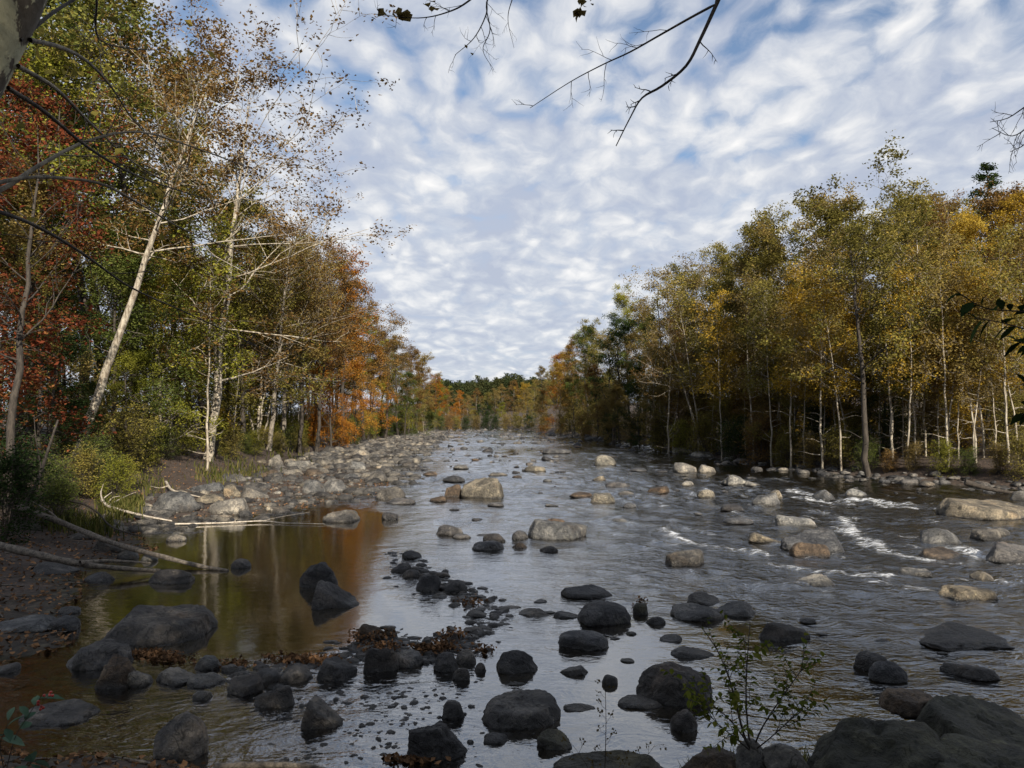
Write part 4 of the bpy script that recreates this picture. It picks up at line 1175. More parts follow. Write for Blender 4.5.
right_auto += [(px, D, top, ('slender', i % 2), lf) for i, (px, D, top, lf) in enumerate([(655, 69, 330, 'brown'), (672, 65, 345, 'rust'), (688, 68, 300, 'brown'), (712, 60, 320, 'olive'), (730, 57, 330, 'gold'), (748, 58, 285, 'brown'), (762, 52, 310, 'rust'), (782, 50, 275, 'olive'), (793, 47, 320, 'brown'), (812, 46, 290, 'gold'), (824, 44.5, 320, 'brown'), (847, 42, 280, 'olive'), (878, 41, 300, 'brown'), (903, 39.5, 320, 'rust'), (925, 38.5, 250, 'olive'), (936, 38, 300, 'brown'), (957, 36.5, 310, 'gold'), (982, 36, 240, 'olive'), (995, 35, 300, 'brown'), (1018, 34.5, 260, 'gold'), (668, 62, 285, 'brown'), (700, 58, 270, 'olive'), (722, 54, 290, 'gold'), (752, 50, 262, 'brown'), (770, 47, 280, 'olive'), (788, 44, 255, 'gold'), (822, 41.5, 240, 'brown'), (842, 40, 262, 'gold'), (892, 38, 225, 'olive'), (908, 37, 262, 'gold'), (948, 35.5, 235, 'brown'), (974, 35, 255, 'gold'), (1008, 34, 225, 'olive')])]
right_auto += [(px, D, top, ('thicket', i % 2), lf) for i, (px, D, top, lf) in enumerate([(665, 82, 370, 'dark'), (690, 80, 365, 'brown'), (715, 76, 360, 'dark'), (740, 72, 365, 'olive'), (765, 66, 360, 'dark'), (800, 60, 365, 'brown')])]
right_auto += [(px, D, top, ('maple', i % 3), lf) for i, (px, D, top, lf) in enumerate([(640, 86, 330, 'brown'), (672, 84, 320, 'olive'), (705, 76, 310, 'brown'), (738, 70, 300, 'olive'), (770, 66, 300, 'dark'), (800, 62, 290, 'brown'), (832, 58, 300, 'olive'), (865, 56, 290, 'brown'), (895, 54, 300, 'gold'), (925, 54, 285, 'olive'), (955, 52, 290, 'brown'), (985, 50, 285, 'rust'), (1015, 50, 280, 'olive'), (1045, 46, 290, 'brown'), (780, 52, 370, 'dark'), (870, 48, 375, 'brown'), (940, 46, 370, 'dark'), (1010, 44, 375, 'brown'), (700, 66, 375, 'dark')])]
for px, D, top, k, lf in right_auto:
    tree_px(k, px, D, top, lf, 'pale' if k[0] == 'slender' else ('grey' if k[0] in ('sparse', 'tall') else 'dark'), None, {'maple': 'maple_tree', 'slender': 'birch_tree'}.get(k[0], 'broadleaf_tree'), G_R, auto='right')
# --- across the end of the river
G_F = 'trees across the far end of the river'
for i, (px, D, top, k, lf) in enumerate([(450, 235, 386, ('oak', 0), 'rust'), (460, 240, 390, ('oak', 1), 'orange'), (468, 232, 394, ('oak', 2), 'brown'), (476, 245, 388, ('oak', 0), 'rust'), (486, 238, 392, ('oak', 1), 'olive'), (494, 232, 388, ('oak', 2), 'brown'),
    (503, 225, 384, ('oak', 0), 'brown'), (512, 222, 380, ('oak', 1), 'rust'), (522, 215, 382, ('oak', 2), 'gold'), (533, 205, 380, ('oak', 0), 'olive'), (481, 228, 404, ('maple', 0), 'dark'), (490, 226, 405, ('maple', 1), 'dark'), (472, 228, 406, ('maple', 2), 'olive'), (462, 225, 405, ('maple', 0), 'rust'), (500, 220, 402, ('maple', 2), 'lime'), (515, 210, 400, ('maple', 1), 'brown'), (527, 195, 400, ('maple', 0), 'olive'), (540, 182, 398, ('maple', 1), 'brown'), (446, 205, 398, ('maple', 1), 'rust'), (454, 215, 402, ('maple', 0), 'orange')]):
    tree_px(k, px, D, top, lf, 'grey', None, 'maple_tree' if k[0] == 'maple' else 'broadleaf_tree', G_F, auto='far')

# --- bushes along both banks
G_B = 'bushes along the river banks'
bushes = [(25, 20, 430, 'dark'), (55, 22, 450, 'green'), (95, 26, 430, 'green'), (115, 24, 452, 'lime'), (145, 32, 425, 'lime'), (165, 35, 420, 'green'), (185, 38, 428, 'lime'), (225, 42, 440, 'lime'), (245, 46, 430, 'green'), (205, 41, 445, 'gold'), (265, 52, 425, 'olive'), (290, 58, 425, 'green'), (305, 64, 420, 'lime'),
 (318, 66, 405, 'orange'), (340, 72, 415, 'orange'), (352, 80, 412, 'green'), (368, 92, 410, 'lime'), (385, 105, 408, 'green'), (400, 120, 405, 'olive'), (415, 140, 408, 'rust'), (428, 155, 406, 'green'), (5, 17, 440, 'dark'), (75, 30, 410, 'green'), (130, 30, 400, 'olive'),
 (572, 124, 398, 'olive'), (590, 114, 396, 'brown'), (602, 106, 392, 'olive'), (580, 132, 388, 'brown'), (615, 100, 392, 'rust'), (250, 48, 432, 'lime'), (275, 54, 430, 'olive'), (298, 62, 424, 'lime'), (316, 70, 420, 'rust'), (560, 128, 408, 'brown'), (585, 108, 410, 'olive'), (610, 92, 412, 'dark'), (635, 80, 410, 'brown'), (660, 68, 408, 'olive'), (680, 63, 418, 'lime'), (705, 58, 410, 'olive'), (735, 53, 415, 'dark'), (760, 49, 410, 'rust'), (785, 46, 425, 'olive'), (812, 43, 430, 'brown'), (838, 41, 425, 'olive'), (865, 39, 435, 'green'),
 (888, 37.5, 448, 'rust'), (912, 36.5, 440, 'brown'), (942, 35, 438, 'lime'), (968, 34, 445, 'green'), (998, 33, 440, 'brown'), (1022, 32, 430, 'olive'), (770, 50, 390, 'brown'), (850, 43, 390, 'olive'), (925, 39, 395, 'brown'), (1000, 36, 385, 'olive'), (690, 66, 380, 'brown'), (620, 94, 385, 'brown'), (960, 38, 400, 'gold'), (820, 46, 395, 'dark'), (890, 41, 405, 'dark'), (740, 56, 385, 'olive'), (232, 42, 425, 'olive'), (255, 47, 428, 'lime'), (280, 53, 430, 'olive'), (300, 57, 427, 'olive'), (222, 52, 408, 'olive'), (243, 56, 412, 'lime'), (262, 60, 408, 'olive'), (283, 66, 410, 'lime'), (300, 72, 408, 'brown'), (322, 78, 412, 'orange'), (338, 82, 408, 'orange'), (352, 86, 414, 'orange'), (365, 94, 410, 'orange'), (308, 74, 418, 'orange'), (380, 106, 412, 'rust'), (395, 118, 414, 'green'), (410, 132, 412, 'olive'), (448, 190, 414, 'rust'), (456, 205, 415, 'olive'), (466, 222, 415, 'dark'), (476, 226, 415, 'brown'), (486, 225, 414, 'dark'), (496, 218, 414, 'dark'), (506, 208, 413, 'brown'), (517, 196, 412, 'olive'), (529, 178, 411, 'dark'), (543, 155, 410, 'brown'), (440, 172, 413, 'green'), (85, 24, 442, 'olive'), (105, 25, 448, 'green'), (128, 27, 455, 'lime'), (60, 19.5, 470, 'green'), (155, 33, 446, 'olive'), (178, 37, 445, 'green'), (195, 40, 447, 'lime')]
for i, (px, D, top, lf) in enumerate(bushes):
    big = (HOR - top) / FPX * D + 3 > 4.5
    tree_px(('thicket', i % 2) if big else ('bush', i % 3), px, D, top, lf, 'dark', None, 'bush', G_B, auto='bush', cat='bush', parts=('stem', 'foliage'), wide=1.1 if not big else 1.15)

# tell the look-alikes apart by the tree or rock they stand next to
LT = [t for t in TREES if t['short']] 
LTR = [dict(x=r['x'], y=r['y'], short=r['short']) for r in ROCKS if r['short']]
ORD = ['', 'second ', 'third ', 'fourth ', 'fifth ', 'sixth ', 'seventh ', 'eighth ']
seen = {}
for t in TREES:
    if not t['auto']: continue
    side = 'left' if t['x'] < 470 else 'right'
    kind = t['name'].replace('_', ' ').replace('broadleaf ', '').replace('maple tree', 'maple').replace('birch tree', 'birch')
    if t['auto'] == 'far':
        key = (f'small distant {COLW[t["leaf"]]} {kind} at the far end of the river', '', ''); dd = t['x']
        seen.setdefault(('far', key[0]), []).append((dd, t)); continue
    if t['auto'] == 'bush':
        cand = [r for r in LTR if (r['x'] < 470) == (t['x'] < 470) and r['y'] < 600]
        b = min(cand, key=lambda r: abs(r['x'] - t['x'])); rel = 'behind' if abs(b['x'] - t['x']) < 12 else ('left of' if t['x'] < b['x'] else 'right of')
        form = 'low' if t['top'] > 418 else 'tall'
        seen.setdefault(('near', f'{form} {COLW[t["leaf"]]} bush', f'{rel} the {b["short"]} on the bank'), []).append((abs(b['x'] - t['x']), t)); continue
    cand = [q for q in LT if (q['x'] < 470) == (t['x'] < 470)]
    b = min(cand, key=lambda q: abs(q['x'] - t['x']) + .6 * abs(q['D'] - t['D']))
    rel = ('behind' if t['D'] > b['D'] else 'before') if abs(b['x'] - t['x']) < 18 else ('left of' if t['x'] < b['x'] else 'right of')
    form = 'understory ' if t['top'] > 285 and t['D'] < 100 else ('tall ' if t['top'] < 230 else '')
    seen.setdefault(('near', f'{form}{COLW[t["leaf"]]} {kind}', f'{rel} the {b["short"]}'), []).append((abs(b['x'] - t['x']), t))
for (how, a, *rest), lst in seen.items():
    lst.sort(key=lambda q: q[0])
    for i, (_, t) in enumerate(lst):
        if how == 'far': t['o']['label'] = a if len(lst) == 1 else f'{a}, {["first", "second", "third", "fourth", "fifth", "sixth", "seventh"][i]} from left'
        else:
            lb = f'{ORD[i]}{a} {rest[0]}'
            t['o']['label'] = lb if len(lb.split()) <= 16 else lb.replace(' on the bank', '')

# --- the far wooded hill: one mass
w, c = tree_mesh(401, 14, .2, (0, 0), start=.2, nl=18, spread=.3, leaves=900, lsize=.9, clump=.7)
rg = np.random.default_rng(9)
LM['hill'] = leaf_mat('hill_leaves', [(.02, .03, .014), (.035, .048, .02), (.055, .06, .024), (.08, .07, .026)], .2)
hill = MB(); cv = np.concatenate(c.V); cf = np.concatenate(c.F); ct = np.concatenate(c.T); wv_ = np.concatenate(w.V[:1]); wf_ = w.F[0]
for i in range(620):
    px = 425 + 190 * rg.random(); D = 380 + 200 * rg.random() if i > 90 else 300 + 80 * rg.random()
    x = (px - CX) / FPX * D; z = ground1(x, D); s = .45 + .45 * rg.random(); a = rg.random() * 6.28
    R = np.array([[math.cos(a), -math.sin(a), 0], [math.sin(a), math.cos(a), 0], [0, 0, 1]]) * s
    hill.add(cv @ R.T + (x, D, z), cf, np.clip(ct * .5 + rg.random() * .5, 0, 1)); hill.add(wv_ @ R.T + (x, D, z), wf_, .1)
o = hill.build('hill_forest', LM['hill'], smooth=False); tag(o, 'dark green forest covering the hill beyond the river', 'forest', None, 'stuff')

# --- trees on the viewer's own bank: they shade the near river
G_N = 'tall trees on the near bank behind the viewpoint'
for i, (x, y, H) in enumerate([(4.6, -5, 15.5), (8.8, -6.4, 14.5), (12.6, -9, 14), (17, -12, 14), (22, -15.5, 14), (-1.5, -5.5, 15.5), (-7, -6, 15.5), (6, -11, 17), (11, -14, 17), (0, -11, 17), (-6, -12, 17), (16, -18, 17), (3, -17, 19), (-12.5, -4, 14)]):
    r = plant('dense', 'broadleaf_tree', x, y, 1.2, H, 'olive', 'dark', 'tall leafy tree behind the viewpoint shading the near bank', 'tree', G_N, i * 1.3)
# ----------------------------------------------------------------- things close by
def smooth_path(pts, n=24):
    """Catmull-Rom through points"""
    P = np.array(pts, float); P = np.concatenate([[2 * P[0] - P[1]], P, [2 * P[-1] - P[-2]]])
    out = []
    m = len(P) - 3; per = max(2, n // m)
    for i in range(m):
        for t in np.linspace(0, 1, per, endpoint=i == m - 1):
            a, b, c, d = P[i:i + 4]
            out.append(.5 * ((2 * b) + (-a + c) * t + (2 * a - 5 * b + 4 * c - d) * t * t + (-a + 3 * b - 3 * c + d) * t ** 3))
    return np.array(out)


def px_path(pts, n=28): return smooth_path([atd(*p) for p in pts], n)


def twigs(mb, rng, P, n, L, r, lo=.15, up=0.0, depth=1, anchors=None, plane=.5):
    for i in range(n):
        s = lo + (1 - lo) * (i + rng.random()) / n
        p, d = interp_path(P, min(s, .99)); d = d / np.linalg.norm(d)
        sd = np.cross(d, rng.normal(size=3)); sd[1] *= plane; sd /= np.linalg.norm(sd)
        T = path(rng, p, d * .7 + sd * .9, L * (1.15 - .6 * s) * (.6 + .7 * rng.random()), 5, up, .16)
        mb.tube(T, r * np.linspace(1, .35, 6), 4)
        if anchors is not None: anchors += [T[-1], T[-2]]
        if depth: twigs(mb, rng, T, 3, L * .38, r * .6, .3, up, depth - 1, anchors, plane)


rng = np.random.default_rng(42)
BK['twig'] = bark_mat('grey_brown_limb_bark', (.10, .085, .062), (.26, .225, .165))
# near sycamore on the left, trunk leaning through the top corner
near = empty('sycamore_tree', (-4.62, 3.5, .6)); tag(near, 'near mottled sycamore trunk in the top left corner with long sweeping branches', 'tree', 'autumn trees on the left bank')
def rel(P): return P - np.array(near.location)
mb = MB()
TP = smooth_path([(-4.68, 3.5, .4), (-3.88, 3.5, 2.4), (-3.02, 3.5, 3.9), (-2.58, 3.5, 4.65), (-2.22, 3.5, 5.6), (-1.9, 3.3, 7.2), (-1.8, 2.8, 9.2)], 30)
mb.tube(rel(TP), np.linspace(.18, .09, len(TP)), 14)
mb.build('trunk', BK['mottled'], near)
for pts, r, nt_, bk in (
 ([(30, 40, 3.55), (60, 47, 3.9), (88, 62, 4.3), (112, 88, 4.8), (135, 122, 5.3), (165, 150, 5.8)], .013, 6, 'twig'),
 ([(18, 66, 3.55), (55, 88, 3.9), (85, 118, 4.3), (102, 134, 4.7), (130, 160, 5.1), (170, 185, 5.8)], .012, 5, 'twig'),
 ([(8, 88, 3.5), (45, 112, 3.8), (85, 145, 4.2), (125, 170, 4.7), (165, 186, 5.2), (230, 206, 6.2)], .012, 5, 'dark'),
 ([(-70, 215, 3.5), (0, 190, 3.9), (40, 165, 4.2), (90, 140, 4.6), (140, 132, 5.0), (190, 146, 5.6), (250, 168, 6.4)], .015, 7, 'twig'),
 ([(-55, 186, 3.5), (-10, 184, 3.8), (35, 177, 4.1), (98, 183, 4.6), (140, 204, 5.1), (185, 230, 5.7), (240, 252, 6.4)], .014, 5, 'twig'),
 ([(-60, 195, 3.5), (0, 212, 3.9), (40, 228, 4.3), (85, 255, 4.8), (130, 287, 5.4), (185, 312, 6.0), (255, 345, 6.8)], .013, 5, 'dark'),
 ([(20, 40, 3.5), (60, 8, 3.9), (95, -5, 4.3), (100, 40, 4.8), (150, 50, 5.4), (170, 46, 5.8)], .010, 4, 'dark')):
    b = MB(); P = px_path(pts); b.tube(rel(P), r * np.linspace(1, .3, len(P)), 6)
    twigs(b, rng, rel(P), nt_, .55, r * .3, .35, 0, 1)
    b.build('branch', BK[bk], near)
# a few of its leaves
b = MB(); A = np.array([atd(20 + 200 * rng.random(), 10 + 230 * rng.random(), 4.6 + rng.random() * 1.2) for _ in range(70)])
leaf_quads(rng, rel(A), .075, rng.random(70), .2, .7, b); b.build('foliage', LM['olive'], near, smooth=False)

# bare limbs hanging into the sky from a tree at the viewer's back
over = empty('overhanging_tree', (3.2, -1.6, 1.3)); tag(over, 'bare dark branches hanging down into the top of the sky', 'tree')
def rel2(P): return P - np.array(over.location)
mb = MB(); OT = smooth_path([(3.2, -1.6, 1.0), (3.1, -1.3, 3.5), (2.9, -.6, 5.6), (2.6, .6, 7.4), (2.2, 2.4, 8.2), (1.7, 4.6, 7.6)], 24)
mb.tube(rel2(OT), np.linspace(.16, .035, len(OT)), 9); mb.build('trunk', BK['dark'], over)
tip = OT[-1]
for pts, r, n_, L in (
 ([(722, -8, 5.0), (713, 12, 5.0), (700, 40, 5.0), (686, 66, 5.0), (662, 86, 5.05), (642, 98, 5.1), (630, 118, 5.1), (616, 146, 5.15)], .017, 7, .16),
 ([(716, 4, 5.0), (690, 18, 5.0), (660, 35, 5.05), (630, 52, 5.05), (604, 64, 5.1), (570, 82, 5.15), (530, 108, 5.2)], .0095, 8, .3),
 ([(520, -30, 5.0), (490, -5, 4.9), (486, 15, 4.9), (474, 38, 4.9), (455, 55, 4.9)], .008, 6, .22),
 ([(505, -30, 5.0), (470, 0, 4.9), (448, 12, 4.9), (418, 18, 4.85), (374, 14, 4.8)], .008, 7, .2),
 ([(520, -30, 5.0), (488, -2, 4.9), (490, 30, 4.95), (483, 50, 4.95), (494, 70, 5.0)], .006, 5, .18),
 ([(520, -20, 5.0), (512, 0, 4.9), (508, 20, 4.9), (514, 48, 4.95)], .005, 3, .14)):
    b = MB(); P = px_path(pts); anc = []
    J = smooth_path([tip, (tip + P[0]) / 2 + np.array([0, 0, .12]), P[0]], 8)
    b.tube(rel2(np.concatenate([J[:-1], P])), np.concatenate([np.full(len(J) - 1, r * 1.2), r * np.linspace(1, .22, len(P))]), 6)
    twigs(b, rng, rel2(P), n_, L, r * .28, .3, -.02, 1, anc, .3)
    br = b.build('branch', BK['dark'], over)
b = MB()
for c_, n_, s_ in (((400, 15), 10, .07), ((378, 14), 4, .06), ((433, 3), 5, .06), ((466, 50), 3, .03), ((580, 12), 10, .05), ((583, 2), 6, .05)):
    A = np.array([atd(c_[0] + rng.normal() * 4, c_[1] + rng.normal() * 3, 4.85) for _ in range(n_)]); leaf_quads(rng, rel2(A), s_, rng.random(n_) * .4, .1, .7, b)
b.build('foliage', LM['brown'], over, smooth=False)
rt = MB()
J = smooth_path([OT[10], (4.2, 3.2, 6.6), atd(1060, 92, 5.2)], 12); rt.tube(rel2(J), np.linspace(.03, .01, len(J)), 5)
for pts in ([(1060, 92, 5.2), (1030, 104, 5.2), (1008, 118, 5.2), (990, 122, 5.2)], [(1050, 95, 5.2), (1030, 124, 5.2), (1012, 136, 5.2), (992, 128, 5.2)], [(1045, 98, 5.2), (1028, 140, 5.2), (1010, 152, 5.2)]):
    P = px_path(pts, 12); rt.tube(rel2(P), .007 * np.linspace(1, .3, len(P)), 4); twigs(rt, rng, rel2(P), 5, .22, .003, .3, 0, 1)
rt.build('branch', BK['dark'], over)

# big simple leaves with a stalk
def leaf_blades(mb, rng, base, dirs, L, w, tint, droop=.3):
    for b0, d, t in zip(base, dirs, tint):
        d = d / np.linalg.norm(d); up = np.array([0, 0, 1.0]) + rng.normal(size=3) * .35; sd = np.cross(d, up); sd /= np.linalg.norm(sd) + 1e-9; nn = np.cross(sd, d)
        l = L * (.7 + .6 * rng.random()); pr = []
        for s, ww in ((0, .06), (.2, .62), (.45, 1), (.72, .75), (1, .03)):
            c = b0 + d * l * s - np.array([0, 0, 1]) * droop * l * s * s
            pr += [c + sd * w * l * ww + nn * .12 * w * l * ww * 2, c, c - sd * w * l * ww + nn * .12 * w * l * ww * 2]
        F = []
        for k in range(4):
            for e in (0, 1): F.append([3 * k + e, 3 * k + e + 1, 3 * k + e + 4, 3 * k + e + 3])
        mb.add(pr, F, t)


def shoot_leaves(mb, rng, P, n, L, w, lo=.2, tl=(.3, .9)):
    B, Dr, T = [], [], []
    for i in range(n):
        s = lo + (1 - lo) * (i + rng.random()) / n; p, d = interp_path(P, min(s, .99)); d = d / np.linalg.norm(d)
        sd = np.cross(d, rng.normal(size=3)); sd /= np.linalg.norm(sd)
        B.append(p); Dr.append(d * .45 + sd); T.append(tl[0] + (tl[1] - tl[0]) * rng.random())
    leaf_blades(mb, rng, B, Dr, L, w, T)


# leafy sapling at the lower right
gz = ground1(1.72, 5.45)
sap = empty('sapling', (1.72, 5.5, gz)); tag(sap, 'slender leafy sapling with yellow green leaves on the near bank at lower right', 'sapling')
def rel3(P): return P - np.array(sap.location)
LMS = leaf_mat('sapling_leaves', [(.03, .04, .008), (.055, .075, .013), (.10, .12, .02), (.17, .17, .035)], .4)
fol = MB()
for pts, r in (([(752, 752, 5.5), (744, 735, 5.5), (735, 700, 5.5), (728, 675, 5.5), (716, 648, 5.5), (702, 628, 5.5)], .011), ([(752, 752, 5.5), (748, 730, 5.55), (746, 690, 5.6), (748, 650, 5.65), (750, 622, 5.7)], .009),
 ([(752, 752, 5.5), (742, 735, 5.45), (725, 715, 5.4), (705, 700, 5.35), (690, 690, 5.3)], .007), ([(752, 752, 5.5), (762, 728, 5.5), (780, 700, 5.5), (800, 672, 5.5), (812, 655, 5.5)], .007), ([(752, 752, 5.5), (735, 738, 5.4), (716, 722, 5.3), (706, 708, 5.3)], .006), ([(752, 752, 5.5), (770, 738, 5.4), (795, 715, 5.4), (808, 700, 5.4)], .006)):
    b = MB(); P = px_path(pts, 18); b.tube(rel3(P), r * np.linspace(1, .3, len(P)), 6)
    for _ in range(9):
        s = .3 + .6 * rng.random(); p, d = interp_path(rel3(P), s); sd = rng.normal(size=3); sd[2] = abs(sd[2]) * .4; Q = path(rng, p, d / np.linalg.norm(d) * .6 + sd * .6, .2 + .14 * rng.random(), 4, .03, .15)
        b.tube(Q, .003 * np.linspace(1, .4, 5), 4); shoot_leaves(fol, rng, Q, 10, .05, .3, .2)
    shoot_leaves(fol, rng, rel3(P), 8, .05, .3, .4)
    b.build('stem', BK['dark'], sap)
fol.build('foliage', LMS, sap, smooth=False)

# dried weed at the bottom centre
wz = ground1(.62, 5.2)
weed = empty('dried_weed', (.62, 5.1, wz)); tag(weed, 'dry dark weed stalk with seed heads before the long greenish slab', 'weed')
def rel4(P): return P - np.array(weed.location)
st, sd_ = MB(), MB(); anc = []
for pts, r, n_ in (([(603, 800, 5.1), (605, 765, 5.1), (606, 720, 5.1), (605, 680, 5.1)], .0042, 13), ([(600, 800, 5.1), (592, 775, 5.1), (580, 755, 5.1), (570, 742, 5.1)], .0025, 5), ([(606, 800, 5.1), (625, 778, 5.1), (645, 758, 5.1), (655, 745, 5.1)], .0025, 5)):
    P = px_path(pts, 14); st.tube(rel4(P), r * np.linspace(1, .4, len(P)), 5); twigs(st, rng, rel4(P), n_, .13, .0014, .25, .02, 1, anc)
leaf_quads(rng, np.array(anc), .017, rng.random(len(anc)) * .3, 0, .8, sd_)
st.build('stem', BK['wetwood'], weed); sd_.build('leaves', LM['brown'], weed, smooth=False)['label'] = 'small dry dark seed heads'  # second mesh is the weed's dry seed heads, not leaves

# berry plant at the lower left
hp = atd(5, 760, 5.6); berry = empty('berry_plant', hp); tag(berry, 'low plant with bluish leaves and red berries at the lower left corner', 'plant')
def rel5(P): return P - np.array(berry.location)
stb, lf = MB(), MB()
for pts in ([(5, 775, 5.6), (15, 738, 5.6), (28, 716, 5.6), (44, 692, 5.6)], [(5, 775, 5.6), (0, 745, 5.6), (6, 730, 5.55), (8, 720, 5.5)], [(5, 775, 5.6), (20, 770, 5.5), (30, 764, 5.4), (36, 760, 5.4)]):
    P = px_path(pts, 12); stb.tube(rel5(P), .004 * np.linspace(1, .5, len(P)), 5); shoot_leaves(lf, rng, rel5(P), 5, .13, .27, .45, (.2, .9))
iv, if_ = ICO[2]; RED = plain('red_berry', (.28, .02, .012), .3)
for cx_, cy_, D_ in ((50, 697, 5.6), (40, 706, 5.6)):
    bb = MB()
    for _ in range(6): bb.add(iv * .011 + rel5(atd(cx_ + rng.normal() * 3, cy_ + rng.normal() * 2.2, D_ + rng.normal() * .02)), if_)
    bb.build('berry_cluster', RED, berry)
stb.build('stem', BK['dark'], berry); lf.build('foliage', leaf_mat('bluish_leaves', [(.03, .06, .04), (.07, .12, .08), (.11, .17, .12)], .2), berry, smooth=False)

# leafy sprig reaching in from the right
sx = atd(1090, 330, 3.6)
sprig = empty('shrub', (sx[0] + .25, 3.6, ground1(sx[0] + .25, 3.6))); tag(sprig, 'dark large leaved shrub reaching in at the right edge before the forest', 'shrub')
def rel6(P): return P - np.array(sprig.location)
b, lf = MB(), MB()
root = np.array(sprig.location) + (0, 0, -.1); J = smooth_path([root, root + (.05, 0, 1.2), root + (-.02, 0, 2.2), root + (-.1, 0, 3.2)], 20); b.tube(rel6(J), np.linspace(.028, .01, len(J)), 6)
for k, pts in enumerate(([(1075, 320, 3.6), (1030, 312, 3.6), (985, 308, 3.6), (955, 290, 3.6)], [(1075, 320, 3.6), (1035, 330, 3.55), (1000, 322, 3.5), (972, 318, 3.5)], [(1075, 330, 3.6), (1040, 345, 3.6), (1015, 340, 3.6)], [(1080, 360, 3.6), (1045, 378, 3.6), (1020, 385, 3.6)], [(1080, 385, 3.6), (1045, 405, 3.6), (1022, 415, 3.6)])):
    P = px_path(pts, 14); zz = P[0][2]; j = J[np.argmin(abs(J[:, 2] - zz))]; P = np.concatenate([[j], P])
    b.tube(rel6(P), .005 * np.linspace(1, .4, len(P)), 5); shoot_leaves(lf, rng, rel6(P), 13 if k < 2 else 8, .085, .24, .3, (.1, .7))
for k in range(16):
    p, _ = interp_path(J, .3 + .68 * rng.random()); P = path(rng, p, (.3 + .8 * rng.random(), rng.normal() * .6, .25), .35 + .4 * rng.random(), 6, .02, .2)
    b.tube(rel6(P), .004 * np.linspace(1, .4, 7), 5); shoot_leaves(lf, rng, rel6(P), 11, .085, .24, .2, (.1, .7))
b.build('stem', BK['dark'], sprig); lf.build('foliage', LM['dark'], sprig, smooth=True)

# ----------------------------------------------------------------- fallen wood
def log(name, label, pts, r, bark, forks=(), rr_=None, z=None, cat='log', group=None, taper=.45, knots=0):
    """a fallen trunk through the pixels of pts; each point carries the height it lies at"""
    P = smooth_path([at(px, py, zz) for px, py, zz in pts], 26)
    o = empty(name, P[0]); tag(o, label, cat, group)
    L = P - P[0]; R = r * np.linspace(1, taper, len(P)) * (1 + .1 * np.sin(np.arange(len(P)) * 1.7))
    b = MB(); b.tube(L, R, 9)
    for e, c_ in ((0, L[0]), (-1, L[-1])): b.tube(np.array([L[e], L[e] + (L[e] - L[1 if e == 0 else -2]) * .02]), np.array([R[e], .001]), 9)
    b.build('trunk', BK[bark], o)
    for fp, fr in forks:
        Q = smooth_path([at(px, py, zz) for px, py, zz in fp], 18) - P[0]; b = MB(); b.tube(Q, fr * np.linspace(1, .35, len(Q)), 7); b.build('branch', BK[bark], o)
    return o


G_LOG = 'fallen wood on the left bank'
log('fallen_log', 'long dark fallen log slanting from the bank into the pool', [(20, 507, .75), (60, 522, .55), (110, 542, .32), (160, 556, .16), (200, 566, .06), (228, 571, .0)], .075, 'drift', [([(60, 522, .55), (50, 512, .72), (30, 500, .9)], .03)], group=G_LOG)
log('fallen_log', 'forked fallen log lying lower across the dirt bank', [(-20, 541, .6), (30, 553, .45), (70, 562, .3), (105, 567, .2), (160, 571, .1)], .085, 'drift', [([(80, 563, .3), (110, 561, .25), (150, 563, .15)], .05)], group=G_LOG)
log('fallen_branch', 'thin dark branch arching over the dirt above the long log', [(5, 500, .95), (45, 498, .9), (80, 503, .8), (98, 513, .55), (112, 527, .35), (140, 536, .2)], .035, 'wetwood', group=G_LOG)
log('driftwood', 'bleached antler shaped driftwood beside the grass clump', [(102, 500, .5), (108, 506, .42), (128, 512, .32), (150, 517, .2), (172, 521, .1)], .05, 'bleached',
    [([(103, 502, .5), (101, 492, .72), (106, 478, 1.02)], .03), ([(104, 498, .6), (112, 492, .75)], .018), ([(108, 506, .42), (122, 498, .5), (136, 492, .6)], .022), ([(108, 504, .42), (112, 498, .55), (120, 496, .6)], .016)], group=G_LOG)
log('driftwood_stick', 'long thin whitish stick lying on the pool up to the flat boulder', [(175, 524, .05), (220, 523, .04), (262, 521, .05), (285, 523, .03), (325, 524, .03)], .026, 'bleached', [([(262, 521, .05), (280, 517, .1), (310, 512, .14)], .012)], group=G_LOG)
log('fallen_log', 'grey log lying at the foot of the bushes behind the bar', [(128, 457, .9), (150, 457, .85), (172, 460, .75), (190, 463, .6)], .09, 'drift', [([(172, 460, .75), (180, 457, .9), (196, 460, .8)], .03)], group=G_LOG)
log('driftwood', 'curved bleached root lying on the slabs of the stone bar', [(166, 482, .5), (172, 490, .42), (186, 494, .35), (200, 497, .3)], .05, 'bleached', [([(168, 486, .48), (160, 488, .4), (150, 486, .42)], .03)], group=G_LOG)
log('fallen_log', 'brown log along the bottom edge of the near bank', [(215, 768, .06), (260, 765, .06), (310, 767, .04), (345, 776, .03)], .035, 'drift', group=G_LOG)
log('fallen_log', 'dark log sunken along the right shore by the huge boulder', [(965, 482, .5), (990, 489, .25), (1020, 494, .1)], .12, 'wetwood')
# dark dead sapling leaning on the left bank
sp_ = empty('dead_sapling', at(28, 502, .9)); tag(sp_, 'dark leaning dead sapling stem before the green bushes', 'dead tree')
b = MB(); D0 = sp_.location.y; P = px_path([(26, 505, D0), (38, 480, D0), (48, 450, D0 + .3), (58, 420, D0 + .6)], 16); b.tube(P - np.array(sp_.location), .06 * np.linspace(1, .4, len(P)), 8); b.build('trunk', BK['wetwood'], sp_)
b = MB(); P = px_path([(42, 472, D0), (36, 440, D0), (34, 415, D0)], 10); b.tube(P - np.array(sp_.location), .02 * np.linspace(1, .4, len(P)), 5); b.build('branch', BK['wetwood'], sp_)

